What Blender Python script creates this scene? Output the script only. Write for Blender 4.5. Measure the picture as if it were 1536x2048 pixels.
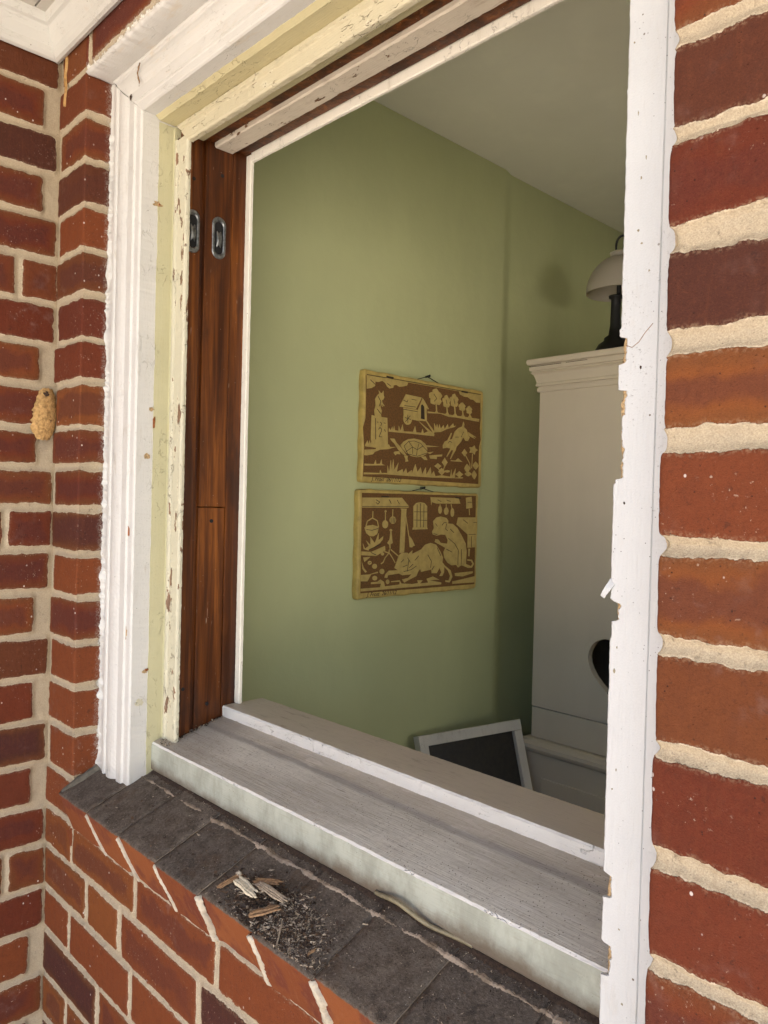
import bpy, bmesh, math, random
import numpy as np
from mathutils import Vector, Matrix, geometry
random.seed(7); RNG = np.random.RandomState(7)
SC = bpy.context.scene
for _o in list(bpy.data.objects): bpy.data.objects.remove(_o)
R = math.radians
# ------------------------------------------------------------------ camera / sky / sun / exposure
# every length below is in metres with z measured from the photographer's eye; GZ lifts it to the ground
GZ = 1.55
cam_d = bpy.data.cameras.new('camera'); cam = bpy.data.objects.new('camera', cam_d)
SC.collection.objects.link(cam); SC.camera = cam
cam_d.sensor_fit = 'AUTO'; cam_d.sensor_width = 36; cam_d.lens = 36*1540.9/2048
cam_d.clip_start = .02; cam_d.clip_end = 2000
def cam_basis(a, b, c):
    cy, sy, cp, sp = math.cos(a), math.sin(a), math.cos(b), math.sin(b)
    f = Vector((sy*cp, cy*cp, sp)); r = Vector((cy, -sy, 0)); u = r.cross(f)
    return math.cos(c)*r+math.sin(c)*u, -math.sin(c)*r+math.cos(c)*u, f
_r, _u, _f = cam_basis(-.80302822, -.01102349, .0246616)
m4 = Matrix(((_r.x, _u.x, -_f.x, 0), (_r.y, _u.y, -_f.y, 0), (_r.z, _u.z, -_f.z, GZ), (0, 0, 0, 1)))
cam.matrix_world = m4
SUN_EL, SUN_ROT = 56, 74            # the sun stands behind the house: the facade is in open shade
w = bpy.data.worlds.new('World'); SC.world = w; w.use_nodes = True
nt = w.node_tree; bg = nt.nodes['Background']; sky = nt.nodes.new('ShaderNodeTexSky')
sky.sky_type = 'NISHITA'; sky.sun_disc = False; sky.sun_elevation = R(SUN_EL); sky.sun_rotation = R(SUN_ROT)
sky.dust_density = 3.0; sky.air_density = 1.0; sky.ozone_density = 0.6
nt.links.new(sky.outputs[0], bg.inputs[0]); bg.inputs[1].default_value = .12
sl = bpy.data.lights.new('sun', 'SUN'); sl.energy = 5.0; sl.angle = R(.5); sl.color = (1, .94, .85)
sun = bpy.data.objects.new('sun', sl); SC.collection.objects.link(sun)
_d = Vector((math.sin(R(SUN_ROT))*math.cos(R(SUN_EL)), math.cos(R(SUN_ROT))*math.cos(R(SUN_EL)), math.sin(R(SUN_EL))))
sun.rotation_euler = (-_d).to_track_quat('-Z', 'Y').to_euler(); sun.location = (3, 6, 9)
SC.view_settings.view_transform = 'Standard'; SC.view_settings.look = 'None'
SC.view_settings.gamma = 1; SC.view_settings.exposure = 2.18

# ------------------------------------------------------------------ node helpers
class NT:
    def __init__(s, name):
        s.m = bpy.data.materials.new(name); s.m.use_nodes = True; s.t = s.m.node_tree
        s.b = s.t.nodes['Principled BSDF']; s.pos = s.t.nodes.new('ShaderNodeNewGeometry').outputs['Position']
    def link(s, a, b): s.t.links.new(a, b)
    def _set(s, inp, v):
        if isinstance(v, bpy.types.NodeSocket): s.link(v, inp)
        elif v is not None: inp.default_value = v
    def map(s, scale=(1, 1, 1), rot=(0, 0, 0), loc=(0, 0, 0)):
        n = s.t.nodes.new('ShaderNodeMapping'); s.link(s.pos, n.inputs[0])
        n.inputs['Scale'].default_value = scale; n.inputs['Rotation'].default_value = rot; n.inputs['Location'].default_value = loc
        return n.outputs[0]
    def noise(s, vec, scale, detail=4, rough=.55, dist=0, col=False):
        n = s.t.nodes.new('ShaderNodeTexNoise'); s._set(n.inputs['Vector'], vec)
        n.inputs['Scale'].default_value = scale; n.inputs['Detail'].default_value = detail
        n.inputs['Roughness'].default_value = rough; n.inputs['Distortion'].default_value = dist
        return n.outputs['Color' if col else 'Fac']
    def voro(s, vec, scale, feat='F1', out='Distance', rnd=1):
        n = s.t.nodes.new('ShaderNodeTexVoronoi'); n.feature = feat; s._set(n.inputs['Vector'], vec)
        n.inputs['Scale'].default_value = scale; n.inputs['Randomness'].default_value = rnd
        return n.outputs[out]
    def math(s, op, a, b=None, c=None, clamp=False):
        n = s.t.nodes.new('ShaderNodeMath'); n.operation = op; n.use_clamp = clamp
        s._set(n.inputs[0], a); s._set(n.inputs[1], b)
        if c is not None: s._set(n.inputs[2], c)
        return n.outputs[0]
    def ss(s, v, lo, hi, a=0., b=1.):
        n = s.t.nodes.new('ShaderNodeMapRange'); n.interpolation_type = 'SMOOTHSTEP'
        s._set(n.inputs[0], v); s._set(n.inputs[1], lo); s._set(n.inputs[2], hi); s._set(n.inputs[3], a); s._set(n.inputs[4], b)
        return n.outputs[0]
    def mix(s, f, a, b, mode='MIX'):
        n = s.t.nodes.new('ShaderNodeMix'); n.data_type = 'RGBA'; n.blend_type = mode
        s._set(n.inputs[0], f)
        for i, v in ((6, a), (7, b)):
            if isinstance(v, tuple): v = (*v, 1) if len(v) == 3 else v
            s._set(n.inputs[i], v)
        return n.outputs[2]
    def ramp(s, f, stops, mode='LINEAR'):
        n = s.t.nodes.new('ShaderNodeValToRGB'); s._set(n.inputs[0], f); cr = n.color_ramp; cr.interpolation = mode
        while len(cr.elements) < len(stops): cr.elements.new(.5)
        for e, (p, c) in zip(cr.elements, stops): e.position = p; e.color = (*c, 1)
        return n.outputs[0]
    def attr(s, name):
        n = s.t.nodes.new('ShaderNodeAttribute'); n.attribute_name = name; return n.outputs['Fac']
    def xyz(s, v=None):
        n = s.t.nodes.new('ShaderNodeSeparateXYZ'); s.link(v or s.pos, n.inputs[0]); return n.outputs
    def bump(s, h, dist=.001, strength=1., normal=None):
        n = s.t.nodes.new('ShaderNodeBump'); s._set(n.inputs['Height'], h); n.inputs['Distance'].default_value = dist
        n.inputs['Strength'].default_value = strength
        if normal: s.link(normal, n.inputs['Normal'])
        return n.outputs[0]
    def out(s, col=None, rough=None, normal=None, metal=None, spec=None):
        s._set(s.b.inputs['Base Color'], (*col, 1) if isinstance(col, tuple) and len(col) == 3 else col)
        s._set(s.b.inputs['Roughness'], rough)
        if normal: s.link(normal, s.b.inputs['Normal'])
        if metal is not None: s.b.inputs['Metallic'].default_value = metal
        if spec is not None: s.b.inputs['Specular IOR Level'].default_value = spec
        return s.m
def stretch(axis, k):       # scale vector that stretches a texture along an axis
    v = [1, 1, 1]; v['xyz'.index(axis)] = k; return tuple(v)

# ------------------------------------------------------------------ materials
def mat_brick():
    n = NT('brick_and_mortar'); sd = n.attr('sd'); r1 = n.attr('rnd'); r2 = n.attr('rnd2'); pd = n.attr('pd')
    p = n.map()
    nz = n.noise(p, 420, 3, .6); nz2 = n.noise(p, 60, 4, .6); big = n.noise(p, 22, 3, .5)
    e = n.math('ADD', sd, n.math('MULTIPLY', n.math('SUBTRACT', nz, .5), .26))
    e = n.math('ADD', e, n.math('MULTIPLY', n.math('SUBTRACT', nz2, .5), .26))
    f = n.ss(e, -.02, .02)
    body = n.ramp(r1, [(0, (.098, .019, .009)), (.2, (.125, .027, .011)), (.38, (.175, .046, .014)), (.55, (.108, .024, .012)),
                       (.7, (.190, .058, .015)), (.84, (.088, .026, .012)), (.94, (.050, .018, .014)), (1, (.028, .014, .013))])
    purple = n.mix(.5, body, (.064, .019, .018))
    centre = n.ss(n.math('ADD', sd, n.math('MULTIPLY', n.math('SUBTRACT', big, .5), 4.)), .9, 1.9)
    centre = n.math('MULTIPLY', centre, n.ss(r2, .3, .5))
    c = n.mix(centre, body, purple)
    rim = n.math('MULTIPLY', n.ss(n.math('ADD', sd, n.math('MULTIPLY', n.math('SUBTRACT', big, .5), 2.)), 1.3, .2), n.ss(r2, .45, .75))
    c = n.mix(n.math('MULTIPLY', rim, .6), c, (.140, .050, .016))
    c = n.mix(n.math('MULTIPLY', n.ss(nz2, .35, .75), .4), c, n.mix(.5, c, (.070, .022, .013)))
    fine = n.noise(p, 700, 3, .7); c = n.mix(n.math('MULTIPLY', n.ss(fine, .5, .72), .45), c, n.mix(.45, c, (.17, .060, .026)))
    c = n.mix(n.math('MULTIPLY', n.ss(fine, .46, .30), .5), c, n.mix(.5, c, (.03, .012, .008)))
    mid = n.noise(p, 150, 5, .7); c = n.mix(n.math('MULTIPLY', n.ss(mid, .52, .70), .4), c, n.mix(.5, c, (.16, .052, .022)))
    c = n.mix(n.math('MULTIPLY', n.ss(mid, .46, .32), .45), c, n.mix(.5, c, (.035, .014, .010)))
    streak = n.noise(n.map(scale=(1, 1, .12)), 180, 3, .6)
    c = n.mix(n.math('MULTIPLY', n.ss(streak, .5, .8), .35), c, n.mix(.5, c, (.17, .055, .020)))
    pit = n.ss(n.voro(p, 150), .12, .05)
    c = n.mix(n.math('MULTIPLY', pit, n.ss(n.noise(p, 37, 2), .5, .62)), c, (.05, .02, .015))
    # white paint and mortar flecks that stuck to the brick faces
    fl = n.math('MULTIPLY', n.ss(n.voro(n.map(scale=(1, 1, .8)), 75), .11, .07), n.ss(n.noise(p, 17, 2), .52, .6))
    c = n.mix(n.math('MULTIPLY', fl, .8), c, (.62, .54, .48))
    bloom = n.math('MULTIPLY', n.ss(nz2, .50, .72), n.ss(n.noise(p, 9, 3, .6), .5, .72))
    c = n.mix(n.math('MULTIPLY', bloom, .32), c, (.26, .16, .13))
    haze = n.math('MULTIPLY', n.ss(sd, .45, .0), n.ss(nz, .42, .66))
    c = n.mix(n.math('MULTIPLY', haze, .4), c, (.34, .23, .14))
    mort = n.mix(n.ss(n.noise(p, 900, 3, .6), .3, .7), (.47, .385, .265), (.34, .27, .185))
    mort = n.mix(n.math('MULTIPLY', n.ss(n.noise(p, 26, 3), .55, .75), .4), mort, (.27, .22, .16))
    mort = n.mix(n.math('MULTIPLY', n.ss(n.voro(p, 330), .2, .08), .5), mort, (.16, .12, .08))
    lip = n.math('MULTIPLY', n.ss(e, -.16, -.03), n.ss(n.noise(p, 130, 3, .6), .42, .58))
    mort = n.mix(n.math('MULTIPLY', lip, .75), mort, (.60, .48, .34))
    mort = n.mix(n.math('MULTIPLY', n.ss(n.noise(p, 70, 4, .65), .55, .7), .35), mort, (.30, .225, .15))
    c = n.mix(f, mort, c)
    kl = n.math('MULTIPLY', n.ss(n.noise(p, 240, 4, .7), .62, .68), n.ss(n.noise(p, 13, 3, .6), .50, .60))
    c = n.mix(n.math('MULTIPLY', kl, .55), c, (.46, .36, .27))
    kd = n.math('MULTIPLY', n.ss(n.noise(n.map(loc=(4, 1, 2)), 130, 4, .7), .60, .67), n.ss(n.noise(p, 19, 3, .6), .48, .60))
    c = n.mix(n.math('MULTIPLY', kd, .6), c, n.mix(.65, c, (.02, .012, .01)))
    # paint slapped on the brick beside the window trim
    pe = n.math('ADD', pd, n.math('MULTIPLY', n.math('SUBTRACT', n.noise(n.map(scale=(1, 1, .8)), 90, 5, .75), .5), 2.6))
    pf = n.ss(pe, .50, .38)
    c = n.mix(pf, c, (.74, .71, .64))
    halo = n.math('MULTIPLY', n.ss(pe, 1.5, .45), n.ss(nz, .42, .6))
    c = n.mix(n.math('MULTIPLY', halo, .5), c, (.40, .37, .33))
    h = n.math('ADD', n.math('MULTIPLY', f, .35), n.math('ADD', n.math('ADD', n.math('MULTIPLY', n.noise(p, 850, 3, .6), .32), n.math('MULTIPLY', mid, .45)), n.math('MULTIPLY', nz2, .35)))
    h = n.math('ADD', h, n.math('MULTIPLY', pf, .5))
    h = n.math('SUBTRACT', h, n.math('MULTIPLY', pit, .25))
    rough = n.ss(f, 0, 1, .95, .8)
    return n.out(c, rough, n.bump(h, .0020, .95), spec=.16)
def mat_sill_brick():
    n = NT('sooty_sill_brick'); p = n.map(); r1 = n.attr('rnd'); fh = n.attr('fh')
    nz = n.noise(p, 60, 5, .65); fn = n.noise(p, 520, 3, .6); edge = n.noise(p, 150, 5, .7)
    c = n.mix(n.ss(nz, .3, .7), (.080, .060, .044), (.165, .130, .098))
    c = n.mix(n.math('MULTIPLY', r1, .35), c, (.066, .056, .048))
    st = n.noise(n.map(scale=(1, .3, 1)), 40, 5, .65)
    c = n.mix(n.math('MULTIPLY', n.ss(st, .5, .72), .5), c, (.155, .125, .098))
    wear = n.math('MULTIPLY', n.ss(n.noise(p, 11, 4, .6), .5, .68), n.ss(fn, .4, .6))
    c = n.mix(n.math('MULTIPLY', wear, .5), c, (.27, .215, .165))
    gr = n.noise(p, 330, 4, .75); c = n.mix(n.math('MULTIPLY', n.ss(gr, .52, .66), .5), c, (.24, .19, .145)); c = n.mix(n.math('MULTIPLY', n.ss(gr, .46, .34), .6), c, (.035, .026, .02))
    c = n.mix(n.math('MULTIPLY', n.ss(n.noise(n.map(loc=(2, 1, 0)), 17, 5, .7), .55, .68), .45), c, (.105, .062, .036))
    for k, (sc, lo, col, am) in enumerate(((170, .10, (.5, .45, .38), .8), (300, .12, (.30, .22, .14), .7), (420, .13, (.42, .38, .33), .6))):
        fl = n.math('MULTIPLY', n.ss(n.voro(n.map(loc=(k*.3, .2, .1)), sc), lo, lo*.4), n.ss(n.noise(p, 20+k*9, 2), .44, .6))
        c = n.mix(n.math('MULTIPLY', fl, am), c, col)
    o = n.mix(n.ss(r1, 0, 1), (.250, .080, .027), (.180, .052, .020))
    big = n.noise(p, 18, 3, .6)
    o = n.mix(n.math('MULTIPLY', n.ss(big, .5, .6), .6), o, (.125, .034, .024))
    o = n.mix(n.math('MULTIPLY', n.ss(n.noise(n.map(scale=(1, 1, .12)), 170, 3), .5, .8), .35), o, (.27, .115, .055))
    o = n.mix(n.math('MULTIPLY', n.ss(n.voro(p, 160), .12, .05), .4), o, (.08, .03, .02))
    e = n.math('ADD', fh, n.math('MULTIPLY', n.math('SUBTRACT', edge, .5), 6.))
    c = n.mix(n.ss(e, 1.4, 3.2), c, o)
    h = n.math('ADD', n.math('MULTIPLY', nz, .6), n.math('MULTIPLY', gr, .8))
    return n.out(c, .9, n.bump(h, .0020, .95), spec=.12)
def mat_mortar(name='mortar', a=(.60, .50, .37), b=(.42, .34, .25)):
    n = NT(name); p = n.map(); f = n.noise(p, 300, 3, .6); g = n.noise(p, 45, 4)
    c = n.mix(n.ss(g, .3, .7), a, b); c = n.mix(n.math('MULTIPLY', n.ss(n.voro(p, 300), .2, .08), .5), c, (.2, .15, .1))
    return n.out(c, .95, n.bump(n.math('ADD', f, g), .0018, .9), spec=.2)
def mat_paint(name, base, axis='z', rough=.5, streak=.18, dirt=(.30, .25, .19), dirt_amt=.3, specks=.6, chip=None, chip_lo=.66,
              crack=0., bumpd=.0008, grain=1., blot=0., under=None):
    """brushed paint on old wood: brush ridges along `axis`, dirt, specks, cracks and chips down to `chip`"""
    n = NT(name); p = n.map(); ps = n.map(scale=stretch(axis, .06)); pm = n.map(scale=stretch(axis, .25))
    br = n.noise(ps, 520, 4, .6); lum = n.noise(p, 14, 5, .6); med = n.noise(pm, 90, 5, .65); fn = n.noise(p, 600, 2)
    c = n.mix(n.math('MULTIPLY', n.ss(lum, .35, .7), .35), base, tuple(v*.86 for v in base))
    c = n.mix(n.math('MULTIPLY', n.ss(br, .52, .75), streak), c, dirt)
    if blot: c = n.mix(n.math('MULTIPLY', n.ss(n.noise(pm, 26, 5, .7), .5, .72), blot), c, dirt)
    dm = n.math('MULTIPLY', n.ss(med, .54, .70), n.ss(n.noise(p, 7, 3), .42, .62))
    c = n.mix(n.math('MULTIPLY', dm, dirt_amt), c, dirt)
    sp = n.math('MULTIPLY', n.ss(n.voro(p, 210), .13, .05), n.ss(n.noise(p, 16, 3, .6), .46, .62))
    c = n.mix(n.math('MULTIPLY', sp, specks), c, (.09, .08, .07))
    sp2 = n.math('MULTIPLY', n.ss(n.voro(p, 46), .055, .035), n.ss(n.noise(p, 5), .42, .5))
    c = n.mix(n.math('MULTIPLY', sp2, specks), c, (.13, .10, .07))
    md = n.math('MULTIPLY', n.ss(n.noise(p, 480, 3, .75), .60, .68), n.ss(n.noise(pm, 11, 4, .65), .50, .62))
    c = n.mix(n.math('MULTIPLY', md, specks*.75), c, (.17, .155, .14))
    h = n.math('ADD', n.math('MULTIPLY', br, .35*grain), n.math('MULTIPLY', med, .5))
    h = n.math('ADD', h, n.math('MULTIPLY', fn, .12))
    if crack:
        wv = n.noise(p, 40, 3, .6, col=True)
        v = n.t.nodes.new('ShaderNodeVectorMath'); v.operation = 'ADD'; n.link(n.map(scale=stretch(axis, .3)), v.inputs[0])
        sc = n.t.nodes.new('ShaderNodeVectorMath'); sc.operation = 'SCALE'; n.link(wv, sc.inputs[0]); sc.inputs['Scale'].default_value = .02
        n.link(sc.outputs[0], v.inputs[1])
        ck = n.ss(n.voro(v.outputs[0], 70, 'DISTANCE_TO_EDGE'), .035, .0)
        ck = n.math('MULTIPLY', n.math('MULTIPLY', ck, n.ss(n.noise(p, 13, 3), .50, .6)), n.ss(n.noise(p, 90, 3), .44, .54))
        c = n.mix(n.math('MULTIPLY', ck, crack), c, (.12, .085, .05)); h = n.math('SUBTRACT', h, n.math('MULTIPLY', ck, .8))
    if chip:
        cm = n.noise(n.map(scale=stretch(axis, .35)), 55, 6, .65)
        cf = n.math('MULTIPLY', n.ss(cm, chip_lo, chip_lo+.012), 1)
        if under: c = n.mix(n.ss(cm, chip_lo-.035, chip_lo-.03), c, under)
        c = n.mix(cf, c, n.mix(n.ss(br, .4, .6), chip, tuple(v*.6 for v in chip)))
        h = n.math('SUBTRACT', h, n.math('MULTIPLY', cf, 1.2))
    return n.out(c, rough, n.bump(h, bumpd, .9), spec=.4)
def mat_stain():
    n = NT('varnished_pine'); ps = n.map(scale=(1, 1, .045)); p = n.map()
    wob = n.noise(n.map(scale=(1, 1, .12)), 18, 3, .6)
    g = n.noise(ps, 260, 5, .65); g2 = n.noise(ps, 60, 4, .6, 1.2); blot = n.noise(n.map(scale=(1, 1, .35)), 16, 4, .6)
    c = n.ramp(n.math('ADD', n.math('MULTIPLY', g2, .6), n.math('MULTIPLY', wob, .4)),
               [(.30, (.022, .006, .002)), (.45, (.060, .016, .003)), (.56, (.125, .036, .006)), (.70, (.27, .085, .013))])
    c = n.mix(n.math('MULTIPLY', n.ss(g, .48, .7), .55), c, (.045, .014, .006))
    c = n.mix(n.math('MULTIPLY', n.ss(blot, .52, .68), .75), c, (.028, .011, .006))
    kn = n.voro(n.map(scale=(1, 1, .45)), 9)
    c = n.mix(n.ss(kn, .10, .05), c, (.035, .012, .006))
    scr = n.math('MULTIPLY', n.ss(n.noise(n.map(scale=(1, 1, .1), rot=(.5, .2, 0)), 300, 2), .70, .76), n.ss(n.noise(p, 12), .5, .6))
    c = n.mix(n.math('MULTIPLY', scr, .7), c, (.42, .32, .24))
    fl = n.ss(n.voro(p, 80), .055, .03); c = n.mix(n.math('MULTIPLY', fl, .5), c, (.45, .38, .3))
    return n.out(c, n.ss(blot, .3, .7, .32, .55), n.bump(n.math('ADD', g, n.math('MULTIPLY', g2, .4)), .0006, .7), spec=.28)
def mat_wall(name, base, grime=.0, bumpd=.003):
    n = NT(name); p = n.map(); a = n.noise(p, 2.2, 4, .6); b = n.noise(p, 40, 4, .5); d = n.noise(p, 260, 3, .6)
    c = n.mix(n.math('MULTIPLY', n.ss(a, .35, .7), .5), base, tuple(v*.86 for v in base))
    vs_ = n.noise(n.map(scale=(1, 1, .3)), 9, 4, .6); c = n.mix(n.math('MULTIPLY', n.ss(vs_, .45, .7), .25), c, tuple(min(1, v*1.12) for v in base))
    c = n.mix(n.math('MULTIPLY', n.ss(n.noise(p, 8, 5, .7), .6, .75), .12+grime), c, tuple(v*.7 for v in base))
    c = n.mix(n.math('MULTIPLY', n.ss(n.voro(p, 14), .03, .015), .25), c, tuple(min(1, v*1.35) for v in base))
    h = n.math('ADD', n.math('MULTIPLY', a, 2.), n.math('ADD', n.math('MULTIPLY', b, .35), n.math('MULTIPLY', d, .12)))
    return n.out(c, .6, n.bump(h, bumpd, .6), spec=.3)
def mat_simple(name, c, rough=.5, metal=0., var=.25, scale=60, bumpd=.0004, spec=.5):
    n = NT(name); f = n.noise(n.map(), scale, 4, .6)
    col = n.mix(n.ss(f, .35, .7), c, tuple(v*(1-var) for v in c))
    return n.out(col, rough, n.bump(f, bumpd, .8), metal, spec)
def mat_sill():
    n = NT('weathered_sill_paint'); p = n.map(); px = n.map(scale=(.05, 1, 1)); pm = n.map(scale=(.22, 1, 1))
    g = n.noise(px, 420, 4, .6); m = n.noise(pm, 60, 5, .65); big = n.noise(pm, 16, 5, .65)
    c = n.mix(n.ss(big, .36, .66), (.62, .565, .47), (.45, .40, .325))
    c = n.mix(n.math('MULTIPLY', n.ss(g, .5, .7), .18), c, (.27, .215, .165))
    ck = n.ss(n.noise(n.map(scale=(.035, 1, 1)), 190, 3, .6), .665, .70); c = n.mix(n.math('MULTIPLY', ck, .6), c, (.13, .10, .075))
    dust = n.noise(p, 200, 5, .75); c = n.mix(n.math('MULTIPLY', n.ss(dust, .50, .66), .3), c, (.30, .24, .18))
    c = n.mix(n.math('MULTIPLY', n.ss(m, .55, .7), .4), c, (.64, .59, .52))
    c = n.mix(n.math('MULTIPLY', n.ss(n.noise(pm, 24, 5, .7), .58, .72), .25), c, (.22, .17, .13))
    y_ = n.math('ADD', n.xyz()[1], n.math('MULTIPLY', n.math('SUBTRACT', n.noise(pm, 30, 4, .6), .5), .012))
    band = n.ss(y_, .662, .667); c = n.mix(n.math('MULTIPLY', band, .5), c, (.40, .33, .25))
    c = n.mix(n.math('MULTIPLY', n.math('MULTIPLY', n.ss(y_, .652, .658), n.ss(y_, .668, .662)), .55), c, (.20, .17, .15))
    c = n.mix(n.math('MULTIPLY', n.math('MULTIPLY', band, n.ss(m, .58, .66)), .6), c, (.60, .52, .42))
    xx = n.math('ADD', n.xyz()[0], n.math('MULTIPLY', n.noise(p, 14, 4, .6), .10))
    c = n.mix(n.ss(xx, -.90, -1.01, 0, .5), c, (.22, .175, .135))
    sp = n.math('MULTIPLY', n.ss(n.voro(p, 230), .20, .08), n.ss(n.noise(p, 9, 3), .42, .56))
    c = n.mix(n.math('MULTIPLY', sp, .85), c, (.07, .045, .035))
    sp2 = n.ss(n.voro(n.map(loc=(1, .3, 0)), 95), .05, .02); c = n.mix(n.math('MULTIPLY', sp2, .7), c, (.6, .55, .5))
    return n.out(c, .8, n.bump(n.math('ADD', g, m), .0008, .8), spec=.18)
def mat_sill_front():
    n = NT('green_grey_sill_face'); p = n.map(); px = n.map(scale=(.06, 1, 1)); z = n.xyz()[2]
    g = n.noise(px, 420, 4, .6); b = n.noise(n.map(scale=(1, 1, .5)), 22, 5, .7)
    c = n.mix(n.ss(b, .35, .65), (.42, .43, .36), (.30, .305, .25))
    c = n.mix(n.math('MULTIPLY', n.ss(g, .52, .72), .3), c, (.24, .23, .17))
    # splashed earth along the foot of the board, with its own ragged upper limit
    zz = n.math('ADD', z, n.math('ADD', n.math('MULTIPLY', n.math('SUBTRACT', n.noise(p, 30, 6, .7), .5), .030), n.math('MULTIPLY', n.math('SUBTRACT', n.noise(n.map(loc=(3, 3, 3)), 6, 2), .5), .035)))
    c = n.mix(n.math('MULTIPLY', n.ss(zz, GZ-.405, GZ-.427), .85), c, (.12, .08, .048))
    sp = n.ss(n.voro(p, 180), .12, .05); c = n.mix(n.math('MULTIPLY', sp, n.ss(n.noise(p, 12), .45, .6)), c, (.09, .06, .04))
    return n.out(c, .65, n.bump(n.math('ADD', g, n.math('MULTIPLY', b, .3)), .0006, .8), spec=.3)
M = {}
M['brick'] = mat_brick()
M['sill_brick'] = mat_sill_brick()
M['mortar'] = mat_mortar(); M['pale_mortar'] = mat_mortar('pale_mortar', (.55, .48, .37), (.40, .33, .24))
M['dirt_mortar'] = mat_mortar('dirty_mortar', (.40, .31, .23), (.17, .125, .085))
W_ = (.60, .58, .54)
M['mould'] = mat_paint('moulding_paint', W_, 'z', .42, .10, (.42, .36, .28), .45, .6, None, crack=.12, bumpd=.0009)
M['mould_h'] = mat_paint('head_moulding_paint', W_, 'x', .45, .08, (.55, .42, .26), .35, .5, None, crack=.15, bumpd=.0007)
M['board_r'] = mat_paint('trim_board_paint', (.55, .55, .54), 'z', .45, .08, (.46, .43, .38), .30, 1., None, crack=0., bumpd=.0016)
M['cream'] = mat_paint('cream_paint', (.50, .465, .29), 'z', .5, .16, (.45, .38, .18), .35, .5, None, crack=.3, bumpd=.0009)
M['cream_h'] = mat_paint('head_cream_paint', (.50, .44, .255), 'x', .5, .14, (.45, .36, .18), .4, .5, None, crack=.22, bumpd=.0012)
M['peel'] = mat_paint('peeling_cream_paint', (.54, .50, .37), 'z', .5, .14, (.5, .42, .24), .4, .6, (.25, .14, .08), .60, .7, .0016, under=(.62, .57, .42))
M['peel_h'] = mat_paint('head_peeling_paint', (.55, .49, .34), 'x', .5, .14, (.5, .42, .24), .4, .6, (.30, .17, .09), .64, .8, .0016, under=(.62, .57, .42))
M['oldwhite_h'] = mat_paint('old_white_paint', (.62, .54, .43), 'x', .55, .25, (.30, .20, .12), .5, .5, (.20, .09, .035), .62, .2, .0012)
M['stop'] = mat_paint('stop_bead_paint', (.78, .73, .62), 'z', .5, .1, (.4, .33, .24), .4, .5, (.3, .16, .08), .72, .4, .0008)
M['stool'] = mat_paint('stool_paint', (.52, .44, .34), 'x', .5, .35, (.24, .18, .12), .55, .6, None, .7, 0., .0008)
M['stool_front'] = mat_paint('stool_front_paint', (.70, .67, .62), 'x', .45, .1, (.45, .38, .30), .5, .7, None, .7, .12, .0018)
M['pine'] = mat_stain()
M['raw'] = mat_simple('raw_splintered_wood', (.50, .34, .17), .8, 0, .5, 400, .001)
M['tan_wood'] = mat_simple('tan_wood', (.30, .17, .08), .8, 0, .5, 300, .001)
M['sill'] = mat_sill(); M['sill_front'] = mat_sill_front()
M['green'] = mat_wall('sage_wall_paint', (.51, .535, .285)); M['ceil'] = mat_wall('ceiling_paint', (.68, .66, .53), .05)
M['inner'] = mat_wall('plaster', (.60, .57, .50))
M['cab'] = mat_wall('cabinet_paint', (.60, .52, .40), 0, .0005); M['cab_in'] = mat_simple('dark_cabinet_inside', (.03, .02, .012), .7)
M['soffit'] = mat_paint('soffit_paint', (.50, .465, .40), 'x', .5, .05, (.5, .4, .3), .3, .5, None, crack=.2, bumpd=.0006)
M['soffit_trim'] = mat_paint('soffit_trim_paint', (.56, .54, .49), 'y', .45, .05, (.5, .4, .3), .3, .7, None, crack=.2, bumpd=.0006)
M['iron'] = mat_simple('tarnished_steel', (.30, .31, .31), .36, .85, .5, 160, .0008)
M['iron_dark'] = mat_simple('dark_iron', (.02, .02, .022), .5, .5, .4, 160, .0006)
M['black'] = mat_simple('black_lamp_metal', (.006, .006, .007), .55, 0, .3)
M['shade'] = mat_simple('opal_glass_shade', (.62, .57, .49), .35, 0, .06, 8, .0001)
_t = M['shade'].node_tree; _tr = _t.nodes.new('ShaderNodeBsdfTranslucent'); _tr.inputs[0].default_value = (.7, .64, .52, 1); _mx = _t.nodes.new('ShaderNodeMixShader')
_mx.inputs[0].default_value = .5; _t.links.new(_t.nodes['Principled BSDF'].outputs[0], _mx.inputs[1]); _t.links.new(_tr.outputs[0], _mx.inputs[2])
_t.links.new(_mx.outputs[0], _t.nodes['Material Output'].inputs[0])
M['sash'] = mat_paint('sash_paint', (.62, .58, .50), 'z', .5, .1, (.4, .33, .24), .4, .5, (.25, .15, .08), .72, .3, .0008)
M['dark_panel'] = mat_simple('dark_backing_board', (.022, .016, .009), .5, 0, .5, 90)
M['plq_edge'] = mat_simple('ochre_tile_body', (.55, .40, .115), .5, 0, .3, 35, .0008)
M['plq_brown'] = mat_simple('brown_tile_ground', (.175, .080, .018), .75, 0, .35, 300, .0006)
M['plq_light'] = mat_simple('buff_tile_relief', (.51, .375, .12), .55, 0, .2, 60, .0002)
M['ink'] = mat_simple('dark_line_paint', (.035, .018, .008), .7)
M['cord'] = mat_simple('black_cord', (.008, .008, .008), .8)
M['mud'] = mat_simple('wasp_mud', (.50, .30, .12), .95, 0, .45, 190, .003, .15)
M['hole'] = mat_simple('nest_hole', (.05, .025, .012), 1)
M['caulk'] = mat_simple('olive_caulk_strip', (.30, .25, .15), .6, 0, .35, 90, .0006)
M['ground'] = mat_simple('concrete_paving', (.60, .555, .49), .9, 0, .2, 3, .002)
M['roof'] = mat_simple('roof_shingle', (.12, .10, .09), .9, 0, .4, 6, .003)
M['tan_crumb'] = mat_simple('brown_wood_crumbs', (.135, .078, .042), .95, 0, .5, 300, .001)
M['crumb'] = mat_simple('rotted_wood_crumbs', (.062, .036, .021), .95, 0, .5, 300, .001)
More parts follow.
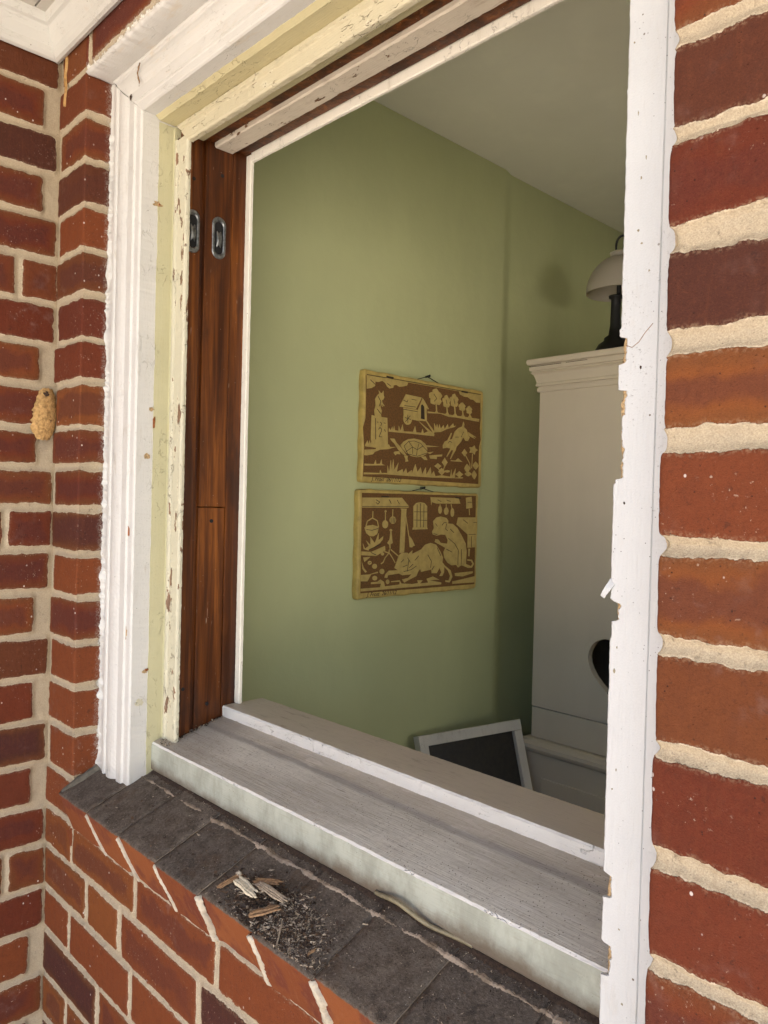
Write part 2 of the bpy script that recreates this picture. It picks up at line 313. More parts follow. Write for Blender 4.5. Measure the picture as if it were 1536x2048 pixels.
M['crumb_pale'] = mat_simple('pale_wood_crumbs', (.47, .37, .26), .9, 0, .4, 300, .001)
M['rust'] = mat_simple('rust_stain', (.30, .10, .025), .9, 0, .5, 200, .0006)
M['foam'] = mat_simple('yellow_resin_run', (.42, .23, .07), .6, 0, .4, 150, .0008)
M['caulk_w'] = mat_paint('white_caulk', (.78, .75, .68), 'z', .6, .1, (.35, .33, .28), .8, .9, None, crack=.6, bumpd=.003)
M['cement'] = mat_simple('grey_cement_smear', (.17, .145, .105), .9, 0, .4, 90, .002)

# ------------------------------------------------------------------ mesh helpers (verts in eye coordinates)
class MB:
    def __init__(s): s.v = []; s.f = []; s.m = []; s.sm = []
    def add(s, vs, fs, mi=0, smooth=False):
        o = len(s.v); s.v += [tuple(map(float, v)) for v in vs]
        for f in fs: s.f.append(tuple(i+o for i in f)); s.m.append(mi); s.sm.append(smooth)
        return s
    def box(s, x0, x1, y0, y1, z0, z1, mi=0, bev=.0, jit=0.):
        bm = bmesh.new(); vs = [bm.verts.new((x, y, z)) for x in (x0, x1) for y in (y0, y1) for z in (z0, z1)]
        for q in ((0, 1, 3, 2), (4, 6, 7, 5), (0, 4, 5, 1), (2, 3, 7, 6), (0, 2, 6, 4), (1, 5, 7, 3)): bm.faces.new([vs[i] for i in q])
        if bev: bmesh.ops.bevel(bm, geom=bm.edges[:], offset=bev, segments=2, affect='EDGES', profile=.6)
        if jit:
            for v in bm.verts: v.co += Vector([random.uniform(-jit, jit) for _ in range(3)])
        return s.frombm(bm, mi)
    def frombm(s, bm, mi=0, smooth=False):
        bm.verts.index_update(); s.add([v.co for v in bm.verts], [[v.index for v in f.verts] for f in bm.faces], mi, smooth); bm.free(); return s
    def loft(s, secs, mi=0, closed=True, caps=True, smooth=False, mis=None):
        n = len(secs[0]); o = len(s.v)
        for sec in secs: s.v += [tuple(map(float, p)) for p in sec]
        for i in range(len(secs)-1):
            for j in range(n if closed else n-1):
                a = o+i*n+j; b = o+i*n+(j+1) % n
                s.f.append((a, b, b+n, a+n)); s.m.append(mis[j] if mis else mi); s.sm.append(smooth)
        if caps and closed:
            s.f.append(tuple(o+j for j in range(n))[::-1]); s.m.append(mi); s.sm.append(False)
            e = o+(len(secs)-1)*n; s.f.append(tuple(e+j for j in range(n))); s.m.append(mi); s.sm.append(False)
        return s
    def tube(s, pts, r, n=8, mi=0, smooth=True):
        pts = [Vector(p) for p in pts]; rr = r if isinstance(r, (list, tuple)) else [r]*len(pts); secs = []
        up = Vector((0, 0, 1))
        for i, p in enumerate(pts):
            t = (pts[min(i+1, len(pts)-1)]-pts[max(i-1, 0)]).normalized()
            a = t.cross(up); a = a.normalized() if a.length > 1e-4 else Vector((1, 0, 0)); b = t.cross(a)
            secs.append([p+rr[i]*(math.cos(2*math.pi*k/n)*a+math.sin(2*math.pi*k/n)*b) for k in range(n)])
        return s.loft(secs, mi, smooth=smooth)
    def lathe(s, cx, cy, prof, n=32, mi=0, smooth=True, caps=True):
        secs = [[(cx+r*math.cos(2*math.pi*k/n), cy+r*math.sin(2*math.pi*k/n), z) for k in range(n)] for r, z in prof]
        return s.loft(secs, mi, smooth=smooth, caps=caps)
    def mesh(s, name, mats):
        me = bpy.data.meshes.new(name); W = np.array(s.v)
        org = np.array([(W[:, 0].min()+W[:, 0].max())/2, (W[:, 1].min()+W[:, 1].max())/2, W[:, 2].min()])
        me.from_pydata((W-org).tolist(), [], s.f)
        for m in mats: me.materials.append(m)
        me.polygons.foreach_set('material_index', s.m); me.polygons.foreach_set('use_smooth', s.sm); me.update()
        return me, org+np.array([0, 0, GZ]), W
def tag(o, label=None, cat=None, group=None, kind=None):
    for k, v in (('label', label), ('category', cat), ('group', group), ('kind', kind)):
        if v: o[k] = v
    return o
def place(name, mb, mats, recalc=True):
    if not isinstance(mats, (list, tuple)): mats = [mats]
    me, org, _ = mb.mesh(name, mats)
    if recalc:
        bm = bmesh.new(); bm.from_mesh(me); bmesh.ops.recalc_face_normals(bm, faces=bm.faces[:]); bm.to_mesh(me); bm.free()
    o = bpy.data.objects.new(name, me); SC.collection.objects.link(o); o.location = org; return o
def solo(name, mb, mats, label=None, cat=None, group=None, kind=None, recalc=True):
    return tag(place(name, mb, mats, recalc), label, cat, group, kind)
def thing(name, label, cat, parts, group=None):
    """parts: (name, MB, mats[, subparts[, label]]); the Empty stands at the base centre of the whole"""
    allv = []
    def coll(ps):
        for p in ps:
            allv.extend(p[1].v)
            if len(p) > 3 and p[3]: coll(p[3])
    coll(parts); A = np.array(allv)
    org = Vector(((A[:, 0].min()+A[:, 0].max())/2, (A[:, 1].min()+A[:, 1].max())/2, A[:, 2].min()+GZ))
    e = bpy.data.objects.new(name, None); SC.collection.objects.link(e); e.location = org; e.empty_display_size = .1
    tag(e, label, cat, group)
    def mk(ps, par, po):
        for p in ps:
            o = place(p[0], p[1], p[2]); wo = Vector(o.location); o.parent = par; o.location = wo-po
            if len(p) > 4 and p[4]: o['label'] = p[4]
            if len(p) > 3 and p[3]: mk(p[3], o, wo)
    mk(parts, e, org); return e

# value noise on arrays
def vnoise(x, y, seed=0):
    xi = np.floor(x).astype(np.int64); yi = np.floor(y).astype(np.int64); fx = x-xi; fy = y-yi
    def h(a, b):
        n = (a*374761393+b*668265263+seed*974711) & 0x7fffffff; n = ((n ^ (n >> 13))*1274126177) & 0x7fffffff
        return ((n ^ (n >> 16)) & 0xffff)/65535.
    u = fx*fx*(3-2*fx); v = fy*fy*(3-2*fy)
    return (h(xi, yi)*(1-u)+h(xi+1, yi)*u)*(1-v)+(h(xi, yi+1)*(1-u)+h(xi+1, yi+1)*u)*v-.5
def hrnd(i, j, k=0):
    return random.Random(i*7919+j*104729+k*1299709+11).random()
def edge_noise(t, amp, seed=0, f=160):
    t = np.asarray(t, float); return amp*(.75*vnoise(t*f*.31, t*0+seed, seed+2)+.6*vnoise(t*f, t*0+seed, seed)+.55*vnoise(t*f*2.7, t*0+seed*3.1, seed+5)+.35*vnoise(t*f*6.1, t*0+seed*2.1, seed+7))*1.5

# ------------------------------------------------------------------ brick walls
JL = [.5*v for v in (-3.22, -3.07, -2.93, -2.785, -2.64, -2.5, -2.355, -2.21, -2.065, -1.92, -1.765, -1.62, -1.47, -1.325, -1.18, -1.045, -.905, -.76,
                     -.615, -.471, -.326, -.184, -.044, .092, .222, .365, .503, .64, .785, .925, 1.068, 1.21, 1.352, 1.495, 1.64, 1.78)]
class Wall:
    """brickwork as a relief: mortar valleys, brick faces, each brick with its own tone, tilt and chipped outline"""
    def __init__(s): s.V = []; s.F = []; s.sd = []; s.r1 = []; s.r2 = []; s.pd = []; s.n = 0
    def patch(s, path, us, zs, joints, seed, hz=.0062, hu=.0054, tone=None, paint=None, scale=1.):
        """path(u) -> (x, y, nx, ny); joints(course, z-centre) -> sorted u list"""
        us = np.asarray(us); zs = np.asarray(zs); U, Z = np.meshgrid(us, zs)
        sd = np.full(U.shape, -1.); r1 = np.zeros(U.shape); r2 = np.zeros(U.shape); tilt = np.zeros(U.shape)
        wob = .0022*vnoise(U*30, Z*30, seed)+.0026*vnoise(U*95, Z*95, seed+3)+.0016*vnoise(U*260, Z*260, seed+9)
        for c in range(len(JL)-1):
            za, zb = JL[c], JL[c+1]; zm = (za+zb)/2; rows = np.where((zs >= za) & (zs < zb))[0]
            if not len(rows): continue
            js = joints(c, zm)
            for b in range(len(js)-1):
                ua, ub = js[b], js[b+1]; cols = np.where((us >= ua) & (us < ub))[0]
                if not len(cols): continue
                ix = np.ix_(rows, cols); u = U[ix]; z = Z[ix]
                q = [hrnd(c*31+seed, int(round(ua*400)), k)-.5 for k in range(8)]
                du = np.minimum(u-ua-hu-q[0]*.003, ub-u-hu-q[1]*.003)
                dz = np.minimum(z-za-hz-q[2]*.003-q[3]*.02*(u-ua), zb-z-hz-q[4]*.003-q[5]*.02*(u-ua))
                r = .004; a = np.maximum(r-du, 0); d = np.maximum(r-dz, 0)
                v = np.where((a > 0) & (d > 0), r-np.hypot(a, d), np.minimum(du, dz))
                sd[ix] = v+wob[ix]
                t1 = hrnd(c+7, int(round(ua*300))+seed, 21); t2 = hrnd(c+3, int(round(ua*300))+seed, 22)
                if tone:
                    tt = tone(c, ua)
                    if isinstance(tt, tuple): t1, t2 = tt
                    elif tt is not None: t1 = tt
                r1[ix] = t1; r2[ix] = t2
                tilt[ix] = q[6]*.0016+q[7]*.012*(u-(ua+ub)/2)+(q[0]-q[3])*.014*(z-zm)
        t = np.clip(sd/.0025+.5, 0, 1); t = t*t*(3-2*t)
        deep = np.clip(-sd/.006, 0, 1)
        hm = .0004-.0062*np.sqrt(deep)*(.8+.5*vnoise(U*12, Z*30, seed+6))+.0010*vnoise(U*140, Z*140, seed+1)+.0012*vnoise(U*25, Z*60, seed+2)
        hb = tilt+.0008*vnoise(U*60, Z*60, seed+4)+.0004*vnoise(U*300, Z*300, seed+5)-.0014*np.exp(-np.maximum(sd, 0)/.0025)
        H = hm*(1-t)+hb*t
        P = np.array([path(u) for u in us])
        X = P[:, 0][None, :]+H*P[:, 2][None, :]; Y = P[:, 1][None, :]+H*P[:, 3][None, :]
        s.V.append(np.stack([X, Y, Z], -1).reshape(-1, 3))
        nz, nu = U.shape; i = np.arange((nz-1)*(nu-1)); a = (i//(nu-1))*nu+i % (nu-1)+s.n
        s.F.append(np.stack([a, a+1, a+nu+1, a+nu], 1)); s.n += nz*nu
        s.sd.append((sd*100).ravel()); s.r1.append(r1.ravel()); s.r2.append(r2.ravel())
        pd = np.full(U.shape, 9.) if paint is None else (paint(U, Z)*100); s.pd.append(pd.ravel())
    def build(s, name):
        V = np.concatenate(s.V); F = np.concatenate(s.F)
        org = np.array([(V[:, 0].min()+V[:, 0].max())/2, (V[:, 1].min()+V[:, 1].max())/2, V[:, 2].min()])
        me = bpy.data.meshes.new(name); me.vertices.add(len(V)); me.vertices.foreach_set('co', (V-org).ravel())
        me.loops.add(len(F)*4); me.loops.foreach_set('vertex_index', F.ravel().astype(np.int32)); me.polygons.add(len(F))
        me.polygons.foreach_set('loop_start', np.arange(0, len(F)*4, 4, dtype=np.int32))
        me.polygons.foreach_set('use_smooth', np.ones(len(F), bool)); me.update(); me.validate()
        for nm, arr in (('sd', s.sd), ('rnd', s.r1), ('rnd2', s.r2), ('pd', s.pd)):
            at = me.attributes.new(nm, 'FLOAT', 'POINT'); at.data.foreach_set('value', np.concatenate(arr).astype(np.float32))
        me.materials.append(M['brick'])
        o = bpy.data.objects.new(name, me); SC.collection.objects.link(o); o.location = org+np.array([0, 0, GZ]); return o
def rng(a, b, d): return list(np.linspace(a, b, max(2, int(round((b-a)/d))+1)))
XI, XC, YF, XR = -1.327, -1.22, .5, -.248      # inner corner, opening's left corner, wall face, opening's right corner
def corner_path(pts, r=.0035):
    """polyline with small rounded outer corners; returns path(u) with outward normals (to the right of travel)"""
    segs = []; L = 0
    for (a, b) in zip(pts[:-1], pts[1:]):
        d = math.hypot(b[0]-a[0], b[1]-a[1]); segs.append((L, L+d, a, b)); L += d
    def f(u):
        for k, (l0, l1, a, b) in enumerate(segs):
            if u <= l1 or k == len(segs)-1:
                t = (u-l0)/(l1-l0); tx, ty = (b[0]-a[0])/(l1-l0), (b[1]-a[1])/(l1-l0)
                x, y = a[0]+t*(b[0]-a[0]), a[1]+t*(b[1]-a[1]); nx, ny = ty, -tx
                for kk, w in ((k+1, l1-u), (k-1, u-l0)):
                    if 0 <= kk < len(segs) and w < r:
                        o = segs[kk]; ox, oy = (o[3][1]-o[2][1])/(o[1]-o[0]), -(o[3][0]-o[2][0])/(o[1]-o[0])
                        g = .5*(1-w/r); mx, my = nx*(1-g)+ox*g, ny*(1-g)+oy*g; k2 = (1-w/r)**2*r*.35
                        m = math.hypot(mx, my); nx, ny = mx/m, my/m; x -= nx*k2; y -= ny*k2
                return x, y, nx, ny
    return f
# --- window wall: left pier + reveal, under the sill, right pier + reveal, over the head
ww = Wall()
UC = XC-XI
ODD = {c: (c % 2) for c in range(40)}
def jl_pier(c, z):
    return [(-.0045 if c % 2 else .006), .30]
def tone_pier(c, ua):
    return (.40, .1) if c < 19 else [.35, .84, .30, .60, .75, .2, .38, .86, .1, .5, .68, .2, .55, .80][c % 14]
zs_p = rng(-.56, .78, .0025)
ww.patch(corner_path([(XI, YF), (XC, YF), (XC, .575)]), [-.016, -.010, -.005]+rng(0, UC-.006, .0025)+rng(UC-.005, UC+.005, .001)+rng(UC+.007, UC+.075, .0022), zs_p,
         jl_pier, 3, tone=tone_pier, paint=lambda U, Z: (UC+.0465)-U)
def jl_low(c, z):
    k = {-.5565: [-1.218, -.998, -.786], -.6263: [-1.158, -1.0456, -.8267], -.70: [-1.2217, -1.0078], -.7725: [-1.113], -.845: [-1.229]}
    best = min(k, key=lambda q: abs(q-z)); base = list(k[best]) if abs(best-z) < .04 else [-1.2+(c % 2)*.107]
    out = [XI-.004]+base
    while out[-1] < 2.2: out.append(out[-1]+.2145)
    return [v-XI for v in out]
def tone_low(c, ua):
    return None if ua > .9 else [.70, .42, .72, .92, .40, .66, .36, .97, .38, .68][(c*3+int(ua*9)) % 10]
plow = lambda u: (XI+u, YF, 0, -1)
ww.patch(plow, rng(-.014, 1.1, .0028)+rng(1.11, 3.3, .01), rng(-.99, -.52, .0028), jl_low, 5, tone=tone_low)
ww.patch(plow, rng(0, 3.3, .012), rng(-1.56, -.99, .012), jl_low, 5, tone=tone_low)
ww.patch(lambda u: (XI+u, YF, 0, -1), rng(UC-.002, 1.4, .0028)+rng(1.41, 3.3, .012), rng(.672, .79, .0028),
         lambda c, z: [-.05]+[UC+.012+.209*i for i in range(-1, 16)], 8, tone=lambda c, u: .12 if c % 2 else .2,
         paint=lambda U, Z: (Z-.6745)*1.)
# right pier: it stands closest to the eye, so its relief is the finest
TR_ = {16: .3, 17: .25, 18: (.20, .1), 19: (.10, .1), 20: (.78, .1), 21: (.72, .8), 22: (.45, .1), 23: (.70, .9), 24: (.90, .1), 25: (.06, .4), 26: (.86, .2), 27: .28, 28: .5}
ww.patch(corner_path([(XR, .575), (XR, YF), (2.0, YF)]), rng(0, .068, .004)+rng(.070, .084, .0007)+rng(.085, .19, .0011)+rng(.195, .5, .004)+rng(.51, 2.3, .012),
         rng(-.53, -.40, .004)+rng(-.399, .40, .0011)+rng(.401, .68, .003),
         lambda c, z: [-.2]+[(.075+(.2 if c % 2 else .1))+.209*i for i in range(12)], 12, hz=.0074,
         tone=lambda c, u: TR_.get(c) if u < .1 else None)
o = ww.build('brick_wall'); tag(o, 'red brick wall that holds the open window, with pale mortar joints', 'brick wall')
# --- side wall that meets it at the left
sw = Wall()
def jl_side(c, z):
    hdr = {.354: [.33, .4405], -.057: [.325, .427], -.615: [.332, .437]}
    for k, v in hdr.items():
        if abs(z-k) < .03:
            out = [v[0]-.105*i for i in range(14, 0, -1)]+v+[.506]; return out
    e = .480 if c % 2 else .503
    return [e-.212*i for i in range(9, 0, -1)]+[e]
def tone_side(c, ua):
    if ua < .2: return None
    return [.12, .2, .56, .18, .1, .52, .82, .15, .24, .5, .9, .35, .6, .4][(c*5+(3 if ua > .43 else 0)) % 14]
sp = lambda u: (XI, u, 1, 0)
sw.patch(sp, rng(.28, .512, .0025), rng(-.99, .78, .0025), jl_side, 17, tone=tone_side)
sw.patch(sp, rng(-1.4, .28, .014), rng(-.99, .78, .012), jl_side, 17, tone=tone_side)
sw.patch(sp, rng(-1.4, .512, .014), rng(-1.56, -.99, .012), jl_side, 17, tone=tone_side)
tag(sw.build('brick_wall'), 'red brick side wall meeting the window wall at a right angle', 'brick wall')

# ------------------------------------------------------------------ brick sill
SLP = .385; SLA = math.atan(SLP)
def ztop(y): return -.468+SLP*(y-.48)
bs = MB(); bsr = []; bsf = {}
xj = [-1.221, -1.117, -1.013, -.907, -.801, -.689, -.583, -.478, -.372, -.266, -.2555]
def add_sill_brick(x0, x1, seed):
    nx, ny = 14, 22; L = .118/math.cos(SLA); th = .072; rnd = random.Random(seed)
    dz0 = rnd.uniform(-.0012, .0012); tw = rnd.uniform(-.012, .012); oy = rnd.uniform(-.0025, .0025)
    def pt(a, b, h):     # a along x 0..1, b down from the back to the front edge 0..1, h below the top
        x = x0+a*(x1-x0); s_ = (1-b)*L
        y = .48+oy+s_*math.cos(SLA); z = -.468+dz0+s_*math.sin(SLA)+tw*(x-(x0+x1)/2)
        return (x, y+h*math.sin(SLA), z-h*math.cos(SLA))
    # top sheet + front sheet, with a worn arris
    rows = []
    prof = [(i/ny, 0) for i in range(ny)]+[(.985, .0006), (.997, .002), (1., .005)]+[(1., th*k/8+.005) for k in range(1, 9)]
    o = len(bs.v)
    for bi, (b, h) in enumerate(prof):
        for a in range(nx+1):
            t = a/nx; p = list(pt(t, b, h)); nv = float(vnoise(np.array([p[0]*70]), np.array([(p[1]+p[2])*70]), seed)[0])
            nw = float(vnoise(np.array([p[0]*220]), np.array([p[1]*220+p[2]*90]), seed+4)[0])
            ed = min(t, 1-t)*(x1-x0); dip = .0016*math.exp(-ed/.002)
            ch = max(0, nw)*.004*math.exp(-abs(h-.002)/.004)*(1 if b > .97 else 0)
            if h < .003 and b < .99: p[2] += nv*.0014-dip+nw*.0005
            p[1] += (nv*.0012+dip if h > .001 else 0)+ch; p[2] -= ch
            bsf[len(bs.v)] = h*1000; bs.v.append(tuple(p)); bsr.append(hrnd(seed, 5))
    for bi in range(len(prof)-1):
        for a in range(nx):
            q = o+bi*(nx+1)+a
            bs.f.append((q, q+1, q+nx+2, q+nx+1)); bs.m.append(0); bs.sm.append(True)
    # sides and body
    for t in (0, nx):
        ring = [o+bi*(nx+1)+t for bi in range(len(prof))]
        k = len(bs.v); bs.v.append(pt(t/nx, 0, th)); bsr.append(.5); bs.f.append(tuple(ring+[k])); bs.m.append(3); bs.sm.append(False)
for i in range(len(xj)-1):
    if xj[i+1]-xj[i] > .05: add_sill_brick(xj[i]+.0005, xj[i+1]-.0005, 40+i)
add_sill_brick(-.2645, -.2485, 70)
# pointing between the bricks: only the front ends show it, squeezed out and rough
for i, x in enumerate(xj[1:-1]):
    wd = [.0024, .0030, .0070, .0100, .0105, .0115, .0100, .0120, .0100][i % 9]; secs = []
    for k in range(26):
        h = .0035+k*.0026; rr = random.Random(i*100+k); a = wd/2*(1+.30*rr.uniform(-1, 1)+.25*math.sin(k*.5+i*2)); c = x+.0010*rr.uniform(-1, 1)+.0012*math.sin(k*.33+i)+(.001*k if i < 3 else .0003*k)
        y = .480+h*math.sin(SLA)-.0042-.0008*rr.random(); z = -.468-h*math.cos(SLA)
        if k in (0, 25): a *= .35; y += .003
        secs.append([(c-a, y+.006, z), (c-a*.8, y+.0012, z), (c, y-.0006, z), (c+a*.8, y+.0012, z), (c+a, y+.006, z)])
    n0 = len(bs.v); bs.loft(secs, 2, closed=False, smooth=True); bsr += [.5]*(len(bs.v)-n0)
# mortar bed line between brick sill and timber sill, a raised crumbling fillet
secs = []
for k in range(620):
    x = -1.13+k*.00145; rr = random.Random(k); wv = float(edge_noise([x], .0022, 101, 40)[0]); lw = float(vnoise(np.array([x*60]), np.array([3.]), 5)[0])
    wd = max(.0009, .0022+.0022*lw+.0009*rr.uniform(-1, 1)+(.0028*rr.random()+.0015 if k > 530 else 0)+(.0018 if 240 < k < 275 else 0)); y = .5655+wv
    hh = max(.0002, .0016+.003*lw+.0009*rr.uniform(-1, 1))
    secs.append([(x, y-wd, ztop(y-wd)-.0015), (x, y-wd*.5, ztop(y)+hh*.7), (x, y+wd*.4, ztop(y)+hh), (x, y+wd, ztop(y+wd)-.0015)])
n0 = len(bs.v); bs.loft(secs, 3, closed=False, smooth=False); bsr += [.5]*(len(bs.v)-n0)
# second, thinner ridge right at the foot of the timber
secs = []
for k in range(330):
    x = -1.11+k*.0026; rr = random.Random(k+900); y = .5790+.0016*rr.random()+.0008*math.sin(k*.21)
    secs.append([(x, y-.003, ztop(y)-.001), (x, y, ztop(y)+.001+.0016*rr.random()), (x, y+.006, ztop(y)+.0035)])
n0 = len(bs.v); bs.loft(secs, 4, closed=False, smooth=True); bsr += [.5]*(len(bs.v)-n0)
# grey cement smeared against the reveal at the left end
secs = []
for k in range(16):
    t = k/15; y = .482+t*.066; rr = random.Random(k+70); w_ = .004+.005*math.sin(t*3)+.003*rr.random(); h_ = .006*t+.003*math.sin(t*3.1)+.003*rr.random()
    secs.append([(XC-.0012, y, ztop(y)-.004), (XC+.0012, y, ztop(y)+h_), (XC+w_*.45, y, ztop(y)+h_*.5), (XC+w_, y, ztop(y)+.0012), (XC+w_+.002, y, ztop(y)-.003)])
n0 = len(bs.v); bs.loft(secs, 5, closed=False, smooth=True); bsr += [.5]*(len(bs.v)-n0)
o = solo('brick_sill', bs, [M['sill_brick'], M['sill_brick'], M['pale_mortar'], M['dirt_mortar'], M['crumb'], M['cement']],
         'sloping brick sill under the window, sooty dark on top with orange brick ends', 'window sill', recalc=False)
at = o.data.attributes.new('rnd', 'FLOAT', 'POINT'); at.data.foreach_set('value', np.array(bsr, np.float32))
at = o.data.attributes.new('fh', 'FLOAT', 'POINT'); at.data.foreach_set('value', np.array([bsf.get(i, 0) for i in range(len(bsr))], np.float32))
bm = bmesh.new(); bm.from_mesh(o.data); bmesh.ops.recalc_face_normals(bm, faces=bm.faces[:]); bm.to_mesh(o.data); bm.free()

# ------------------------------------------------------------------ timber window frame
X1, Y1, Z1 = -1.115, .545, .590       # inner edge of the moulding
X3, Z3, Y2 = -1.073, .5495, .598      # edge of the blind stop, plane of its face
XS, ZS = -1.085, .563                 # pulley stile plane / head plane
Y3, XT, ZT = .713, -1.0725, .5535       # inner stop
XRR = -.307                           # the right trim's ragged edge
def board(secfn, ts, mi=0, mis=None, smooth=False, caps=True, jit=.0003, mb=None, seed=0):
    mb = mb or MB(); rr = random.Random(seed); secs = []
    for t in ts: secs.append([tuple(c+rr.uniform(-jit, jit) for c in p) for p in secfn(t)])
    return mb.loft(secs, mi, mis=mis, smooth=smooth, caps=caps)
# moulding profile: distance d outward from the opening, y of the face
_MP = [(0, .598), (0, .5455), (.0015, .5432), (.0040, .5425), (.0150, .5425), (.0165, .5405), (.0175, .5375), (.0330, .5375), (.0345, .5400), (.0360, .5420), (.0385, .5415),
      (.0420, .5385), (.0480, .5355), (.0560, .5340), (.0640, .5350), (.0690, .5375), (.0715, .5405), (.0745, .5405), (.0760, .5370), (.0800, .5360), (.0835, .5375)]
MP = [(d, y if y > .5425 else .5425+(y-.5425)*.62) for d, y in _MP]
wl = np.cumsum([0]+[hrnd(k, 3) for k in range(400)])
def caulk(z, k):         # ragged caulk that laps on to the brick reveal
    a = float(edge_noise([z], .0035, 4)[0]); b = float(edge_noise([z], .0030, 8, 90)[0])
    return [(-1.2015+a*.3, .5408), (-1.2070+a*.4, .5420+b*.5), (-1.2130+a*.5, .5435+b), (-1.2180, .5430-abs(b)*1.2), (-1.2205, .5425-abs(b)*1.6), (-1.225, .60)]
def left_sec(z):
    k = int((z+.5)/.004); return [(X1-d, y, z) for d, y in MP]+[(x, y, z) for x, y in caulk(z, k)]
def mitre_left(z):       # top section cut to the head piece, outer points stop higher
    s_ = left_sec(z); return s_
secs = []; rr = random.Random(2)
for z in rng(-.455, .585, .004):
    secs.append([(p[0]+rr.uniform(-.0002, .0002), p[1]+rr.uniform(-.0002, .0002), max(p[2], ztop(p[1])-.003)) for p in left_sec(z)])
for g in (0., .35, .7, 1.):
    s_ = left_sec(.59); n_ = len(s_); o_ = []
    for i, p in enumerate(s_):
        d = X1-p[0]; o_.append((p[0], p[1], .5855+g*(.0045+.78*max(0, d)) if d < .105 else .5855+g*.0845))
    secs.append(o_)
mould_l = MB().loft(secs, 0, closed=True, caps=True, smooth=False)
nleft = len(MP)
# head piece: same profile turned, covers from the left mitre to the right end
def head_sec(x):
    zf = .078/.0835; s_ = [(d*zf, y) for d, y in MP]; a = float(edge_noise([x], .0012, 14)[0])
    out = [(x-0, y, Z1+d) for d, y in s_]+[(x, .548+a, Z1+.0800), (x, .549, Z1+.0835), (x, .60, Z1+.0835)]
    return out
def head_mitred(x, cut):
    s_ = head_sec(x); r_ = []
    for p in s_: r_.append((max(p[0], X1-(p[2]-Z1)/.78*1.0) if cut else p[0], p[1], p[2]))
    return r_
secs = []
s0 = head_sec(0); secs.append([(X1-(p[2]-Z1)/.80+.0004, p[1], p[2]) for p in s0])
secs.append([(max(X1-(p[2]-Z1)/.80+.004, -1.218), p[1], p[2]) for p in s0])
for x in rng(X1+.006, -.246, .008):
    rj = random.Random(int(x*1e4)); secs.append([(p[0], p[1]+rj.uniform(-.0002, .0002), p[2]+rj.uniform(-.0002, .0002)) for p in head_sec(x)])
mould_h = MB().loft(secs, 0, closed=True, smooth=False)
# painted steel lintel plate under the bricks of the head
def lint(x):
    a = float(edge_noise([x], .0030, 24)[0]); b = float(edge_noise([x], .0022, 25, 300)[0])
    return [(x, .5005+b*.5, .6715+a*.4), (x, .4985+b, .6690+a*.5), (x, .503, .6660+b), (x, .520, .6665+a*.3), (x, .546, .6655), (x, .551, .668), (x, .56, .676), (x, .51, .676)]
lintel = MB().loft([lint(x) for x in rng(-1.2185, XR+.02, .0035)], 0, closed=True, smooth=True)
# jamb liner (cream) behind the moulding, returns between moulding and blind stop: white lip + cream board
cm = MB()
def liner(z): 
    a = float(edge_noise([z], .004, 31, 60)[0])
    a *= .22; return [(X1-.004, .5725+a, z), (X1+.0008, .5725+a, z), (X1+.0008, .597, z), (X1+.0035, .5975, z), (X1+.0035, .63, z), (X1-.004, .63, z)]
board(liner, rng(-.447, .5820, .004), mb=cm, jit=.0001, seed=3)
ch = MB()
def liner_h(x):
    a = float(edge_noise([x], .004, 33, 60)[0])
    a *= .3; return [(x, .5660+a, Z1+.004), (x, .5660+a, Z1-.0008), (x, .5725+a, Z1-.0060), (x, .597, Z1-.0060), (x, .63, Z1-.0060), (x, .63, Z1+.004)]
board(liner_h, [X1+.001]+rng(X1+.003, -.25, .006), mb=ch, jit=.0002, seed=4)
# blind stop: thin edge, bead, peeling face
def bstop(z):
    a = float(edge_noise([z], .0006, 41, 200)[0])
    return [(X1+.0037, .64, z), (X1+.0037, Y2+.001, z), (X1+.0050, Y2-.0010, z), (X1+.0105, Y2-.0015, z), (X1+.0120, Y2+.0010, z), (X1+.0135, Y2+.0035, z), (X1+.0150, Y2+.0005, z),
            (X3-.003, Y2-.0005, z), (X3-.0008+a, Y2+.0010, z), (X3+a, Y2+.003, z), (X3+a, .6045, z), (X3-.02, .6045, z)]
bsm = board(bstop, rng(-.398, .5495+.010, .004), jit=.00025, seed=5)
def bstop_h(x):
    a = float(edge_noise([x], .0008, 43, 160)[0])
    return [(x, .64, Z1-.0062), (x, Y2+.001, Z1-.0062), (x, Y2-.0008, Z1-.0080), (x, Y2-.0012, Z1-.0140), (x, Y2+.0020, Z1-.0160), (x, Y2+.0030, Z1-.0190), (x, Y2-.0002, Z1-.0205),
            (x, Y2-.0005, Z3+.003), (x, Y2+.0012+a, Z3+.0006), (x, Y2+.003, Z3+a), (x, .6075, Z3+a), (x, .6080, Z3+.014)]
secs = []; rr = random.Random(9)
xs_h = rng(X3+.002, -.25, .005)
s0 = bstop_h(0); secs.append([(X3+.0003-(p[2]-Z3)*1.03, p[1], p[2]) for p in s0])
for x in xs_h: secs.append([(p[0], p[1]+rr.uniform(-.0003, .0003), p[2]+rr.uniform(-.0003, .0003)) for p in bstop_h(x)])
bsh = MB().loft(secs, 0)
